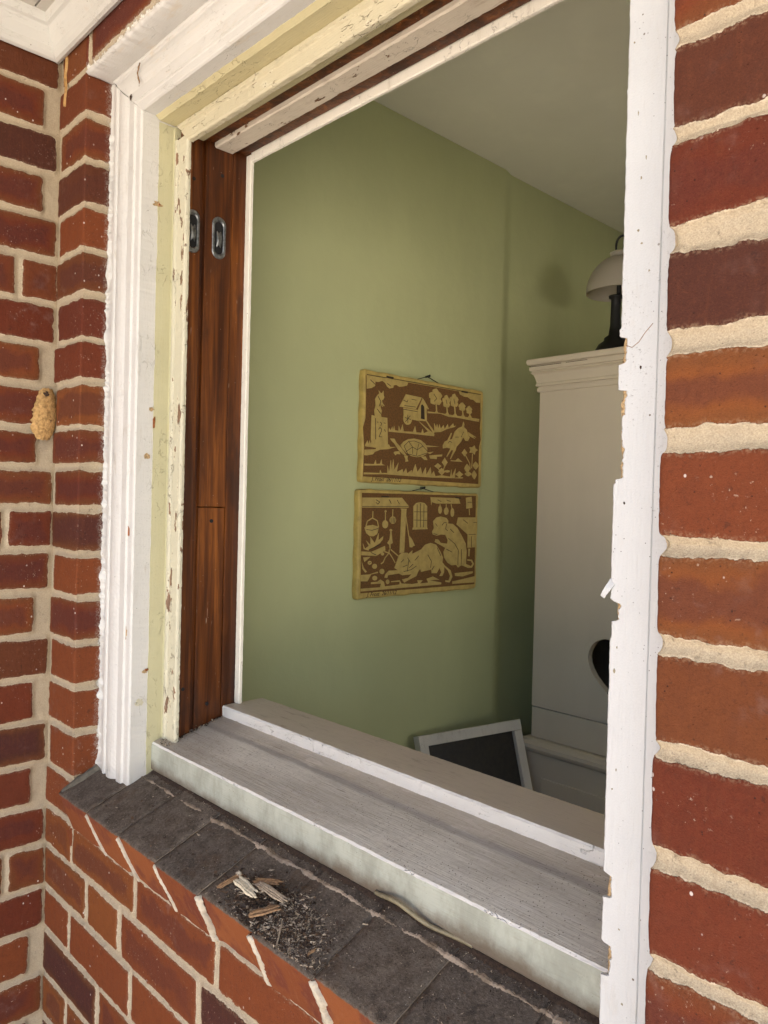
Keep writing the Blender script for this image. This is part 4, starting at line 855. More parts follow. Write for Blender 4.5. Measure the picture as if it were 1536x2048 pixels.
# ------------------------------------------------------------------ wall tiles (carved story pictures) with cords
PLQ = {"A":{"field":[[.012,.946],[.968,.954],[.976,.71],[.971,.616],[.983,.495],[.968,.428],[.968,.287],[.971,.041],[.009,.052],[.012,.322],[.001,.484],[.017,.568],[.016,.827]],"L":[[[.016,.947],[.33,.949],[.324,.918],[.291,.903],[.262,.894],[.24,.906],[.218,.898],[.216,.876],[.187,.863],[.169,.876],[.154,.906],[.133,.922],[.105,.905],[.081,.904],[.079,.863],[.052,.84],[.02,.827]],[[.765,.949],[.966,.954],[.965,.875],[.928,.871],[.901,.892],[.874,.892],[.848,.91],[.813,.908],[.775,.924]],[[.107,.831],[.122,.81],[.132,.811],[.142,.834],[.145,.793],[.15,.777],[.141,.751],[.132,.75],[.137,.726],[.153,.7],[.15,.695],[.132,.713],[.142,.689],[.136,.689],[.121,.715],[.124,.683],[.134,.651],[.128,.617],[.132,.593],[.083,.598],[.078,.642],[.087,.693],[.082,.749],[.098,.785],[.112,.804]],[[.06,.603],[.086,.598],[.176,.595],[.186,.337],[.197,.33],[.073,.329],[.058,.385],[.058,.574]],[[.018,.331],[.034,.374],[.042,.342],[.051,.38],[.056,.343],[.068,.386],[.08,.338],[.093,.381],[.108,.341],[.124,.384],[.132,.34],[.149,.387],[.157,.342],[.173,.39],[.182,.345],[.192,.359],[.204,.335],[.251,.338],[.222,.328],[.187,.312],[.13,.302],[.089,.277],[.075,.254],[.034,.24],[.014,.24],[.014,.289],[.095,.302],[.101,.315],[.019,.319]],[[.315,.836],[.444,.829],[.398,.712],[.268,.714]],[[.297,.709],[.411,.708],[.419,.606],[.368,.611],[.304,.619]],[[.45,.818],[.468,.791],[.486,.741],[.491,.612],[.42,.608],[.414,.704]],[[.448,.828],[.46,.815],[.506,.732],[.496,.726],[.454,.801]],[[.37,.62],[.367,.593],[.358,.571],[.344,.558],[.328,.555],[.313,.565],[.303,.584],[.299,.609],[.301,.635],[.31,.657],[.324,.671],[.34,.674],[.355,.664],[.365,.645]],[[.421,.606],[.558,.498],[.555,.48],[.539,.482]],[[.483,.615],[.492,.616],[.559,.52],[.552,.501]],[[.189,.476],[.191,.506],[.203,.486],[.216,.522],[.221,.489],[.23,.532],[.237,.491],[.264,.49],[.266,.537],[.279,.492],[.295,.554],[.305,.491],[.379,.497],[.396,.555],[.406,.496],[.448,.497],[.458,.537],[.468,.495],[.51,.522],[.519,.497],[.558,.498],[.555,.478],[.38,.477],[.189,.472]],[[.495,.708],[.59,.71],[.713,.707],[.814,.708],[.962,.708],[.959,.679],[.902,.68],[.747,.689],[.68,.684],[.606,.704],[.496,.691]],[[.554,.603],[.572,.561],[.578,.598],[.592,.555],[.598,.601],[.612,.558],[.635,.597],[.645,.558],[.671,.611],[.681,.576],[.72,.627],[.725,.6],[.746,.608],[.734,.593],[.661,.56],[.613,.527],[.557,.515]],[[.589,.909],[.58,.889],[.569,.87],[.552,.872],[.535,.877],[.533,.899],[.533,.921],[.549,.933],[.566,.941],[.578,.926]],[[.56,.872],[.552,.851],[.541,.832],[.523,.835],[.507,.84],[.505,.862],[.505,.884],[.521,.895],[.538,.904],[.55,.889]],[[.617,.878],[.608,.857],[.598,.838],[.58,.84],[.563,.846],[.561,.868],[.561,.89],[.578,.901],[.595,.91],[.607,.895]],[[.573,.822],[.564,.801],[.554,.782],[.536,.785],[.519,.79],[.517,.812],[.518,.834],[.534,.845],[.551,.854],[.563,.839]],[[.614,.824],[.605,.804],[.594,.785],[.577,.787],[.56,.793],[.558,.814],[.558,.837],[.574,.848],[.591,.856],[.604,.841]],[[.591,.851],[.582,.83],[.571,.811],[.554,.814],[.537,.819],[.535,.841],[.535,.863],[.551,.875],[.569,.883],[.581,.868]],[[.561,.798],[.57,.799],[.576,.725],[.588,.704],[.555,.703],[.567,.724]],[[.671,.871],[.666,.855],[.659,.841],[.649,.844],[.638,.848],[.637,.865],[.637,.882],[.647,.89],[.657,.896],[.664,.884]],[[.654,.843],[.649,.828],[.642,.814],[.632,.816],[.622,.821],[.62,.837],[.62,.854],[.63,.862],[.64,.868],[.648,.856]],[[.688,.846],[.683,.83],[.677,.816],[.666,.819],[.656,.823],[.654,.84],[.654,.857],[.664,.865],[.674,.871],[.682,.859]],[[.662,.805],[.657,.789],[.65,.775],[.64,.778],[.63,.782],[.628,.799],[.628,.816],[.638,.824],[.648,.83],[.656,.818]],[[.687,.805],[.681,.79],[.675,.776],[.664,.778],[.654,.783],[.653,.8],[.653,.817],[.662,.825],[.673,.831],[.68,.819]],[[.672,.826],[.667,.811],[.661,.797],[.65,.799],[.64,.804],[.639,.821],[.639,.838],[.648,.846],[.659,.851],[.666,.84]],[[.654,.787],[.664,.788],[.67,.727],[.682,.705],[.648,.704],[.66,.725]],[[.742,.895],[.737,.879],[.729,.863],[.717,.866],[.705,.87],[.704,.888],[.704,.906],[.715,.915],[.727,.922],[.735,.909]],[[.723,.865],[.717,.849],[.71,.834],[.698,.836],[.686,.841],[.685,.859],[.685,.877],[.696,.885],[.707,.892],[.716,.879]],[[.762,.869],[.757,.852],[.749,.837],[.737,.839],[.725,.844],[.724,.862],[.724,.88],[.735,.889],[.747,.895],[.755,.883]],[[.732,.824],[.726,.807],[.719,.792],[.707,.794],[.695,.799],[.694,.817],[.694,.835],[.705,.844],[.717,.851],[.725,.838]],[[.76,.825],[.755,.808],[.747,.793],[.735,.796],[.723,.8],[.722,.818],[.722,.837],[.733,.845],[.745,.852],[.753,.839]],[[.744,.847],[.739,.831],[.731,.816],[.719,.818],[.707,.823],[.706,.841],[.706,.859],[.717,.868],[.729,.874],[.737,.862]],[[.723,.804],[.733,.806],[.74,.729],[.753,.707],[.718,.706],[.73,.727]],[[.813,.832],[.808,.821],[.802,.811],[.792,.813],[.782,.815],[.781,.827],[.781,.838],[.79,.844],[.8,.848],[.807,.841]],[[.797,.812],[.792,.802],[.786,.792],[.776,.793],[.766,.796],[.765,.807],[.765,.819],[.775,.825],[.784,.829],[.791,.821]],[[.829,.816],[.824,.805],[.818,.795],[.808,.796],[.798,.799],[.797,.81],[.797,.822],[.806,.828],[.816,.832],[.823,.824]],[[.804,.786],[.799,.776],[.793,.766],[.783,.767],[.774,.77],[.772,.781],[.773,.793],[.782,.799],[.791,.803],[.798,.795]],[[.827,.788],[.822,.777],[.816,.767],[.806,.769],[.796,.771],[.795,.783],[.795,.794],[.805,.8],[.814,.805],[.821,.797]],[[.814,.802],[.809,.791],[.803,.781],[.793,.782],[.784,.785],[.782,.797],[.783,.808],[.792,.814],[.801,.818],[.808,.811]],[[.796,.774],[.806,.776],[.812,.729],[.825,.707],[.789,.706],[.802,.728]],[[.876,.809],[.872,.799],[.867,.79],[.858,.791],[.849,.794],[.848,.805],[.848,.816],[.856,.821],[.865,.826],[.871,.818]],[[.862,.791],[.858,.781],[.852,.771],[.843,.772],[.835,.775],[.833,.786],[.834,.797],[.842,.803],[.851,.807],[.857,.799]],[[.891,.793],[.887,.783],[.881,.774],[.872,.775],[.864,.778],[.862,.789],[.863,.8],[.871,.805],[.88,.81],[.886,.802]],[[.869,.766],[.864,.755],[.859,.746],[.85,.747],[.841,.75],[.84,.761],[.84,.772],[.848,.778],[.857,.782],[.863,.774]],[[.89,.767],[.885,.756],[.88,.747],[.871,.748],[.862,.751],[.861,.762],[.861,.773],[.869,.779],[.878,.783],[.884,.775]],[[.878,.78],[.873,.77],[.868,.761],[.859,.762],[.85,.765],[.849,.776],[.849,.787],[.858,.792],[.866,.796],[.872,.789]],[[.862,.753],[.872,.755],[.876,.732],[.89,.71],[.853,.708],[.866,.73]],[[.283,.361],[.308,.398],[.344,.423],[.389,.435],[.443,.427],[.483,.396],[.5,.35],[.498,.305],[.464,.276],[.418,.262],[.372,.267],[.326,.297],[.295,.336]],[[.201,.412],[.234,.414],[.249,.382],[.28,.347],[.311,.304],[.331,.271],[.304,.277],[.266,.316],[.232,.372],[.213,.391]],[[.238,.296],[.274,.304],[.282,.275],[.256,.277],[.246,.263],[.231,.283]],[[.312,.269],[.342,.268],[.339,.238],[.348,.217],[.325,.21],[.324,.236]],[[.449,.27],[.487,.278],[.504,.244],[.481,.242]],[[.498,.314],[.553,.329],[.526,.304]],[[.812,.658],[.821,.632],[.818,.604],[.845,.58],[.861,.527],[.874,.51],[.859,.471],[.837,.469],[.814,.503],[.795,.455],[.755,.4],[.748,.367],[.706,.272],[.701,.276],[.727,.36],[.71,.363],[.672,.291],[.668,.295],[.701,.376],[.668,.381],[.636,.369],[.633,.4],[.649,.438],[.673,.454],[.703,.53],[.71,.526],[.69,.46],[.714,.472],[.736,.548],[.768,.588],[.801,.606]],[[.859,.559],[.935,.518],[.931,.513],[.9,.523],[.928,.498],[.892,.512],[.865,.527]],[[.491,.384],[.603,.383],[.492,.365]],[[.518,.29],[.63,.31],[.627,.291],[.583,.283],[.583,.26],[.527,.26]],[[.706,.263],[.748,.262],[.772,.287],[.812,.254],[.707,.252]],[[.016,.166],[.085,.168],[.098,.207],[.102,.17],[.13,.176],[.14,.215],[.144,.173],[.17,.164],[.016,.148]],[[.013,.088],[.129,.092],[.132,.118],[.143,.093],[.186,.096],[.187,.164],[.2,.102],[.211,.217],[.22,.116],[.229,.227],[.239,.126],[.27,.197],[.258,.11],[.302,.139],[.31,.106],[.331,.15],[.34,.104],[.377,.137],[.378,.102],[.405,.196],[.423,.123],[.449,.169],[.463,.104],[.491,.172],[.498,.102],[.531,.176],[.541,.105],[.56,.142],[.574,.094],[.63,.107],[.68,.101],[.705,.099],[.714,.172],[.721,.1],[.751,.184],[.747,.092],[.823,.102],[.815,.088],[.55,.079],[.318,.08],[.172,.083],[.013,.071]],[[.625,.197],[.609,.182],[.595,.166],[.58,.18],[.563,.192],[.579,.206],[.593,.222],[.608,.209]],[[.678,.238],[.666,.215],[.655,.19],[.643,.213],[.629,.233],[.641,.256],[.652,.281],[.664,.258]],[[.659,.145],[.645,.126],[.63,.108],[.614,.123],[.599,.141],[.612,.16],[.627,.178],[.643,.163]],[[.701,.151],[.694,.142],[.678,.137],[.662,.139],[.655,.148],[.661,.157],[.677,.162],[.694,.16]],[[.823,.13],[.805,.113],[.789,.094],[.772,.111],[.753,.125],[.771,.142],[.786,.161],[.803,.144]],[[.855,.351],[.843,.332],[.831,.311],[.818,.329],[.804,.345],[.817,.364],[.828,.386],[.841,.367]],[[.955,.389],[.933,.369],[.926,.339],[.904,.356],[.877,.352],[.885,.382],[.874,.409],[.901,.411],[.922,.432],[.931,.404]],[[.885,.195],[.875,.168],[.86,.148],[.844,.166],[.832,.191],[.842,.218],[.856,.238],[.872,.22]],[[.966,.23],[.955,.205],[.94,.187],[.924,.203],[.911,.226],[.921,.25],[.936,.269],[.953,.253]],[[.902,.14],[.889,.125],[.87,.113],[.851,.122],[.837,.136],[.85,.151],[.868,.163],[.887,.154]],[[.95,.135],[.941,.107],[.929,.087],[.914,.106],[.903,.131],[.912,.158],[.925,.178],[.939,.16]]],"S":[[[.906,.347],[.902,.197]],[[.841,.322],[.882,.246],[.889,.186]],[[.599,.172],[.616,.147]],[[.655,.204],[.644,.158]]],"D":[[[.111,.481],[.121,.5],[.133,.489],[.132,.464],[.116,.417],[.139,.417]],[[.087,.578],[.088,.529],[.092,.389]],[[.098,.547],[.109,.544]],[[.121,.55],[.133,.539],[.127,.514]],[[.149,.546],[.162,.543]],[[.154,.488],[.164,.469]],[[.295,.778],[.325,.766],[.332,.788]],[[.361,.798],[.399,.796]],[[.304,.729],[.394,.731]],[[.298,.694],[.411,.69]],[[.333,.648],[.335,.572]],[[.311,.62],[.357,.608]],[[.316,.582],[.353,.643]],[[.309,.355],[.345,.402],[.39,.412],[.444,.396],[.461,.372]],[[.345,.402],[.377,.354],[.326,.305]],[[.377,.354],[.416,.332],[.461,.372],[.497,.332]],[[.416,.332],[.41,.279]],[[.377,.354],[.379,.289]],[[.429,.394],[.416,.332]],[[.309,.355],[.341,.285],[.418,.271],[.498,.31]],[[.675,.423],[.69,.447],[.711,.436]],[[.738,.493],[.772,.498]],[[.793,.5],[.816,.558]],[[.102,.777],[.124,.732],[.112,.689]],[[.098,.662],[.124,.625]],[[.543,.882],[.569,.843],[.546,.812]],[[.649,.848],[.659,.805]],[[.718,.869],[.729,.817]],[[.043,.912],[.078,.879]],[[.168,.905],[.197,.885]],[[.018,.952],[.16,.954]],[[.217,.957],[.786,.96]],[[.845,.959],[.968,.959]]],"DF":[[[.439,.755],[.45,.766],[.464,.747],[.471,.626],[.44,.63]],[[.163,.973],[.216,.972],[.213,.953],[.163,.957]],[[.787,.964],[.843,.965],[.843,.947],[.788,.948]]]},"B":{"field":[[.019,.966],[.973,.978],[.981,.051],[.025,.056]],"L":[[[.022,.923],[.322,.933],[.379,.853],[.375,.839],[.022,.833]],[[.313,.831],[.364,.83],[.36,.822],[.35,.415],[.313,.407],[.32,.816]],[[.416,.854],[.439,.886],[.473,.896],[.508,.888],[.531,.858],[.534,.651],[.541,.633],[.413,.629],[.415,.647],[.421,.651]],[[.042,.651],[.062,.668],[.103,.676],[.144,.66],[.147,.643],[.137,.592],[.11,.571],[.083,.572],[.056,.601]],[[.219,.681],[.216,.662],[.208,.648],[.196,.643],[.185,.648],[.176,.662],[.173,.681],[.176,.7],[.184,.714],[.196,.719],[.207,.714],[.216,.7]],[[.205,.802],[.203,.795],[.197,.792],[.191,.794],[.189,.801],[.191,.809],[.197,.812],[.203,.809]],[[.28,.72],[.276,.699],[.263,.686],[.247,.686],[.234,.699],[.229,.72],[.233,.741],[.246,.754],[.262,.754],[.275,.741]],[[.252,.625],[.249,.616],[.241,.613],[.234,.616],[.23,.625],[.233,.635],[.241,.638],[.248,.634]],[[.237,.613],[.246,.612],[.254,.531],[.258,.505],[.24,.492],[.243,.462],[.237,.445],[.229,.492],[.215,.506],[.233,.54]],[[.033,.51],[.05,.46],[.077,.484],[.056,.535],[.09,.492],[.086,.567],[.121,.508],[.148,.6],[.148,.533],[.183,.57],[.18,.541],[.159,.507],[.074,.442],[.04,.456]],[[.024,.436],[.098,.429],[.198,.48],[.202,.438],[.132,.389],[.024,.402]],[[.037,.381],[.091,.383],[.048,.339]],[[.028,.344],[.045,.284],[.068,.249],[.055,.242],[.035,.277]],[[.382,.581],[.412,.536],[.436,.474],[.421,.47],[.413,.457],[.394,.462]],[[.558,.948],[.808,.946],[.826,.891],[.61,.886],[.57,.9],[.567,.868]],[[.66,.825],[.657,.801],[.649,.786],[.639,.786],[.631,.8],[.627,.824],[.63,.849],[.638,.864],[.648,.864],[.656,.849]],[[.719,.813],[.715,.79],[.705,.776],[.693,.776],[.682,.789],[.678,.812],[.681,.835],[.692,.849],[.704,.85],[.715,.836]],[[.77,.8],[.768,.773],[.759,.756],[.749,.756],[.74,.772],[.737,.8],[.74,.827],[.748,.844],[.758,.844],[.767,.828]],[[.877,.954],[.929,.966],[.94,.852],[.883,.841]],[[.807,.75],[.974,.752],[.979,.439],[.903,.436],[.901,.575],[.795,.679]],[[.912,.427],[.928,.426],[.924,.345],[.913,.35]],[[.585,.71],[.612,.747],[.652,.758],[.702,.744],[.719,.716],[.718,.688],[.761,.684],[.804,.642],[.849,.557],[.885,.48],[.895,.403],[.893,.269],[.942,.243],[.955,.266],[.941,.296],[.905,.302],[.905,.317],[.949,.31],[.97,.265],[.951,.227],[.915,.225],[.875,.247],[.849,.258],[.836,.249],[.819,.236],[.802,.265],[.759,.263],[.721,.293],[.691,.346],[.682,.402],[.698,.443],[.648,.477],[.603,.505],[.611,.533],[.635,.528],[.656,.495],[.714,.484],[.718,.521],[.696,.573],[.655,.578],[.623,.567],[.586,.579],[.578,.606],[.594,.642],[.589,.678]],[[.296,.338],[.306,.382],[.332,.411],[.376,.409],[.384,.396],[.417,.43],[.414,.395],[.452,.415],[.49,.436],[.521,.48],[.568,.497],[.616,.478],[.658,.403],[.679,.347],[.675,.3],[.701,.262],[.752,.212],[.769,.145],[.745,.09],[.707,.098],[.707,.117],[.736,.11],[.748,.156],[.726,.214],[.693,.253],[.693,.197],[.677,.161],[.653,.163],[.669,.199],[.652,.246],[.628,.193],[.584,.196],[.579,.233],[.493,.216],[.485,.248],[.469,.222],[.454,.178],[.394,.147],[.357,.124],[.338,.156],[.386,.165],[.416,.199],[.341,.195],[.312,.215],[.225,.204],[.222,.178],[.2,.184],[.207,.214],[.232,.247],[.304,.246],[.275,.27]],[[.026,.098],[.169,.097],[.176,.131],[.1,.133],[.1,.15],[.148,.15],[.169,.17],[.197,.146],[.205,.102],[.32,.109],[.32,.136],[.254,.137],[.251,.146],[.32,.149],[.335,.117],[.425,.104],[.471,.109],[.463,.137],[.509,.133],[.486,.103],[.557,.106],[.541,.144],[.596,.163],[.653,.126],[.565,.129],[.67,.097],[.67,.078],[.026,.073]],[[.77,.098],[.978,.134],[.976,.07],[.771,.074]],[[.79,.181],[.961,.188],[.961,.169],[.864,.142],[.795,.152]],[[.025,.223],[.086,.223],[.147,.244],[.151,.231],[.099,.222],[.073,.161],[.025,.165]],[[.101,.329],[.097,.316],[.086,.311],[.076,.317],[.071,.331],[.076,.343],[.086,.348],[.097,.342]],[[.142,.294],[.138,.279],[.127,.271],[.115,.275],[.107,.288],[.107,.304],[.115,.316],[.127,.318],[.138,.309]],[[.193,.406],[.19,.395],[.181,.391],[.172,.396],[.168,.407],[.172,.418],[.181,.422],[.19,.417]],[[.199,.242],[.195,.226],[.184,.218],[.171,.222],[.162,.236],[.162,.253],[.17,.266],[.183,.268],[.194,.259]],[[.146,.184],[.141,.169],[.127,.164],[.113,.171],[.108,.187],[.113,.203],[.127,.208],[.141,.2]],[[.24,.142],[.236,.127],[.226,.121],[.216,.128],[.211,.145],[.215,.16],[.225,.166],[.235,.159]]],"S":[[[.052,.659],[.062,.709],[.099,.739],[.136,.714],[.147,.655]],[[.102,.802],[.101,.735]],[[.196,.792],[.197,.715]],[[.253,.823],[.252,.754]],[[.233,.445],[.23,.411],[.202,.369],[.188,.327],[.171,.315]],[[.234,.411],[.259,.366],[.281,.317]],[[.244,.445],[.303,.382]],[[.23,.411],[.195,.429]],[[.357,.756],[.386,.563]],[[.643,.88],[.643,.852]],[[.697,.882],[.698,.845]],[[.741,.883],[.75,.837]],[[.911,.842],[.915,.775]]],"D":[[[.022,.843],[.375,.851]],[[.421,.801],[.531,.802]],[[.421,.722],[.532,.719]],[[.473,.884],[.476,.651]],[[.445,.873],[.447,.651]],[[.502,.875],[.504,.651]],[[.056,.634],[.096,.626],[.143,.643]],[[.238,.741],[.24,.694]],[[.254,.746],[.255,.694]],[[.269,.742],[.268,.694]],[[.605,.688],[.621,.66]],[[.662,.67],[.678,.697],[.703,.697]],[[.59,.588],[.623,.578]],[[.703,.688],[.695,.633],[.716,.614]],[[.722,.54],[.781,.483],[.816,.416],[.815,.264]],[[.846,.424],[.846,.263]],[[.707,.429],[.757,.399]],[[.737,.633],[.771,.595]],[[.325,.319],[.347,.345]],[[.34,.275],[.377,.29]],[[.377,.361],[.4,.315]],[[.393,.263],[.423,.296]],[[.348,.23],[.408,.244],[.453,.277]],[[.545,.38],[.578,.315],[.571,.251]],[[.624,.45],[.658,.366]],[[.583,.228],[.603,.268]],[[.437,.331],[.468,.374]],[[.388,.343],[.378,.228]],[[.121,.907],[.149,.887],[.135,.866],[.121,.882]],[[.222,.911],[.237,.874]],[[.283,.91],[.301,.872]],[[.618,.924],[.65,.907]],[[.699,.923],[.733,.911]],[[.854,.727],[.899,.689]],[[.909,.575],[.977,.574]],[[.936,.555],[.938,.44]],[[.952,.699],[.983,.699]],[[.891,.907],[.93,.909]],[[.091,.425],[.132,.398]],[[.077,.45],[.166,.498]],[[.092,.332],[.081,.328]]],"DF":[[[.162,.945],[.218,.941],[.217,.931],[.162,.933]],[[.781,.959],[.829,.954],[.827,.941],[.781,.946]]]}}
def tess(poly):
    return [tuple(t) for t in geometry.tessellate_polygon([[Vector((p[0], p[1], 0)) for p in poly]])]
def tile(which, y0, y1, z0, z1, cordtop, label, stext):
    D_ = PLQ[which]; xb = XG+.001; xf = XG+.017; bw = y1-y0; bh = z1-z0
    body = MB(); bm = bmesh.new(); n = 40; 
    ring = []
    def rect(m, x, r_=.006):
        o_ = []; cs = [(y0+m+r_, z0+m+r_, 180), (y1-m-r_, z0+m+r_, 270), (y1-m-r_, z1-m-r_, 0), (y0+m+r_, z1-m-r_, 90)]
        for ci, (cy_, cz_, a0) in enumerate(cs):
            for k in range(5):
                t = R(a0+k*22.5); o_.append((cy_+r_*math.cos(t), cz_+r_*math.sin(t)))
            nc = cs[(ci+1) % 4]; last = o_[-1]; t2 = R(nc[2]); nx_ = (nc[0]+r_*math.cos(t2), nc[1]+r_*math.sin(t2))
            for k in range(1, 14): o_.append((last[0]+(nx_[0]-last[0])*k/14, last[1]+(nx_[1]-last[1])*k/14))
        return [(x, a+.0011*math.sin(a*171+b*93), b+.0010*math.sin(a*133-b*201)) for a, b in o_]
    body.loft([rect(0, xb), rect(0, xf-.005), rect(.0012, xf-.0016), rect(.0036, xf)], 0)
    def P_(p, h): return (xf+h, y0+p[0]*bw, z0+p[1]*bh)
    def slab(mb, poly, h0, h1, mi):
        n_ = len(poly); tri = tess(poly)
        mb.add([P_(p, h0) for p in poly]+[P_(p, h1) for p in poly], [tuple(i+n_ for i in t) for t in tri]+[(i, (i+1) % n_, (i+1) % n_+n_, i+n_) for i in range(n_)], mi)
    def stroke(mb, pts, w_, h0, h1, mi):
        for a, b in zip(pts[:-1], pts[1:]):
            d = Vector((b[0]-a[0], (b[1]-a[1])*bh/bw)); 
            if d.length < 1e-6: continue
            d.normalize(); nx_, ny_ = -d.y*w_/bw, d.x*w_/bh
            slab(mb, [(a[0]+nx_, a[1]+ny_), (a[0]-nx_, a[1]-ny_), (b[0]-nx_, b[1]-ny_), (b[0]+nx_, b[1]+ny_)], h0, h1, mi)
    pic = MB(); slab(pic, D_['field'], -.0002, .0002, 0)
    hh = .0010
    for i, s_ in enumerate(D_['L']): slab(pic, s_, .0001, hh+i*.000006, 1)
    for i, s_ in enumerate(D_['S']): stroke(pic, s_, .0013, .0001, .0008+i*.000009, 1)
    for i, s_ in enumerate(D_['D']): stroke(pic, s_, .00060, .0002, .00165+i*.000005, 2)
    for i, s_ in enumerate(D_['DF']): slab(pic, s_, .0002, .0016+i*.00002, 2)
    sg = MB(); cu = bpy.data.curves.new('signature', 'FONT'); cu.body = stext; cu.size = .0135; cu.extrude = .0002; cu.shear = .35
    to = bpy.data.objects.new('signature_tmp', cu); SC.collection.objects.link(to); dg = bpy.context.evaluated_depsgraph_get()
    tm = bpy.data.meshes.new_from_object(to.evaluated_get(dg))
    sg.add([(xf+.0003+v.co.z, y0+.030+v.co.x, z0+.0050+v.co.y) for v in tm.vertices], [tuple(p.vertices) for p in tm.polygons])
    bpy.data.objects.remove(to); bpy.data.meshes.remove(tm)
    ym = y0+bw*.515; cd = MB()
    pts = [(xf-.009, ym-.040, z1-.012), (xf-.009, ym-.036, z1+.0010), (xf-.011, ym, z1+cordtop), (xf-.009, ym+.045, z1-.001), (xf-.009, ym+.048, z1-.012)]
    cd.tube(pts[:3], .0009, 6); cd.tube(pts[2:], .0009, 6); cd.tube([(xf-.012, ym-.006, z1+cordtop-.002), (xf-.008, ym+.007, z1+cordtop+.001)], .0017, 6)
    nail = MB().tube([(XG-.0, ym, z1+cordtop+.0015), (xf-.003, ym, z1+cordtop+.0025)], [.0011, .0011], 8).tube([(xf-.003, ym, z1+cordtop+.0025), (xf-.002, ym, z1+cordtop+.0025)], .0022, 8)
    thing('wall_tile', label, 'wall tile', [('tile_body', body, M['plq_edge']), ('picture', pic, [M['plq_brown'], M['plq_light'], M['ink']]), ('signature', sg, M['ink']),
          ('hanging_cord', cd, M['cord']), ('nail', nail, M['iron_dark'])], 'picture tiles hung on the green wall')
tile('A', 1.166, 1.592, .0465, .3015, .012, 'upper picture tile showing a tortoise, a leaping hare and a hutch on wheels', 'J. Frost  26/11/12')
tile('B', 1.160, 1.582, -.218, .0315, .008, 'lower picture tile showing a crouching cat and a seated monkey in a kitchen', 'J. Frost  26/11/12')

# ------------------------------------------------------------------ cabinet, lamp, leaning sash
CX0, CX1, CY0, CY1 = -1.181, .05, 1.70, 2.18
CZT = .391
body = MB()
hx, hz_ = -.919, -.3955     # heart cut-out
def heart(t, s_=.0062):
    return (hx+s_*16*math.sin(t)**3, hz_+s_*1.05*(13*math.cos(t)-5*math.cos(2*t)-2*math.cos(3*t)-math.cos(4*t)))
ho = [heart(2*math.pi*k/48) for k in range(48)]
fr0, fr1, fz0, fz1 = CX0, CX1, -.523, .330
bm = bmesh.new()
outer = [bm.verts.new((x, CY0, z)) for x, z in ((fr0, fz0), (fr1, fz0), (fr1, fz1), (fr0, fz1))]
inner = [bm.verts.new((x, CY0, z)) for x, z in ho]
eds = [bm.edges.new((outer[i], outer[(i+1) % 4])) for i in range(4)]+[bm.edges.new((inner[i], inner[(i+1) % 48])) for i in range(48)]
bmesh.ops.triangle_fill(bm, edges=eds, use_beauty=True)
fs = [f for f in bm.faces if math.hypot(f.calc_center_median().x-hx, f.calc_center_median().z-hz_) > .0001]
front = MB()
rem = []
for f in bm.faces:
    c = f.calc_center_median()
    if all(v in inner for v in f.verts) and False:
        inside = geometry.intersect_point_tri_2d
        rem.append(f)
# keep only faces outside the heart
def inside_heart(x, z):
    c = False; n = len(ho); j = n-1
    for i in range(n):
        if (ho[i][1] > z) != (ho[j][1] > z) and x < (ho[j][0]-ho[i][0])*(z-ho[i][1])/(ho[j][1]-ho[i][1])+ho[i][0]: c = not c
        j = i
    return c
bmesh.ops.delete(bm, geom=[f for f in bm.faces if inside_heart(f.calc_center_median().x, f.calc_center_median().z)], context='FACES_ONLY')
ext = bmesh.ops.extrude_face_region(bm, geom=bm.faces[:])
for v in [g for g in ext['geom'] if isinstance(g, bmesh.types.BMVert)]: v.co.y += .020
front.frombm(bm)
carc = MB()
carc.box(CX0+.0005, CX0+.018, CY0+.0205, CY1, fz0, fz1, 0); carc.box(CX1-.018, CX1-.0005, CY0+.0205, CY1, fz0, fz1, 0)
carc.box(CX0+.018, CX1-.018, CY1-.012, CY1, fz0, fz1, 1); carc.box(CX0+.018, CX1-.018, CY0+.021, CY1-.012, fz1-.018, fz1-.001, 1)
low_rail = MB().box(CX0+.0006, CX1, CY0+.0004, CY0+.02, -.604, fz0-.0025, 0, .0015)
low_rail.box(CX0+.0006, CX1-.0005, CY0+.0205, CY1, -.604, fz0-.0012, 0)
CP = [(0, .306), (.0080, .306), (.0100, .3085), (.0105, .3165), (.0060, .3175), (.0060, .3205), (.0150, .3215), (.0155, .3260), (.0120, .3300), (.0160, .3400), (.0230, .3510), (.0340, .3560), (.0290, .3575), (.0290, .3605), (.0370, .3615),
      (.0375, .3710), (.0310, .3722), (.0310, .3750), (.0430, .3765), (.0470, .3810), (.0480, .3850), (.0450, .3905), (.038, .3915)]
def ring_prof(prof, back=CY1):
    secs = []
    for d, z in prof: secs.append([(CX0-d, CY0-d, z), (CX1+d, CY0-d, z), (CX1+d, back, z), (CX0-d, back, z)])
    return MB().loft(secs, 0)
corn = ring_prof([(-.01, .307)]+[(d*.57, z-.004) for d, z in CP]+[(-.02, .3876)])
corn.box(CX0-.0200, CX0+.075, CY0-.0216, CY0-.018, .3672, .3686, 1); corn.box(CX0+.09, CX0+.15, CY0-.0216, CY0-.018, .3673, .3684, 1)
WP = [(-.01, -.640), (.0150, -.640), (.0170, -.637), (.0260, -.6330), (.0290, -.6250), (.0280, -.6160), (.0230, -.6130), (.0200, -.6090), (.0120, -.6060), (-.01, -.6050)]
waist = ring_prof(WP)
base = MB().box(CX0-.011, CX1+.011, CY0-.011, CY1, FZ+.0, -.6405, 0, .002)
ld = MB()
for k in range(2):
    xa = CX0+.045+k*.56; ld.box(xa, xa+.50, CY0-.0165, CY0-.0105, FZ+.1, -.70, 0, .003)
mug = MB().lathe(-.905, 1.83, [(.03, -.5215), (.045, -.50), (.055, -.42), (.052, -.33), (.04, -.30), (.038, -.28)], 24)
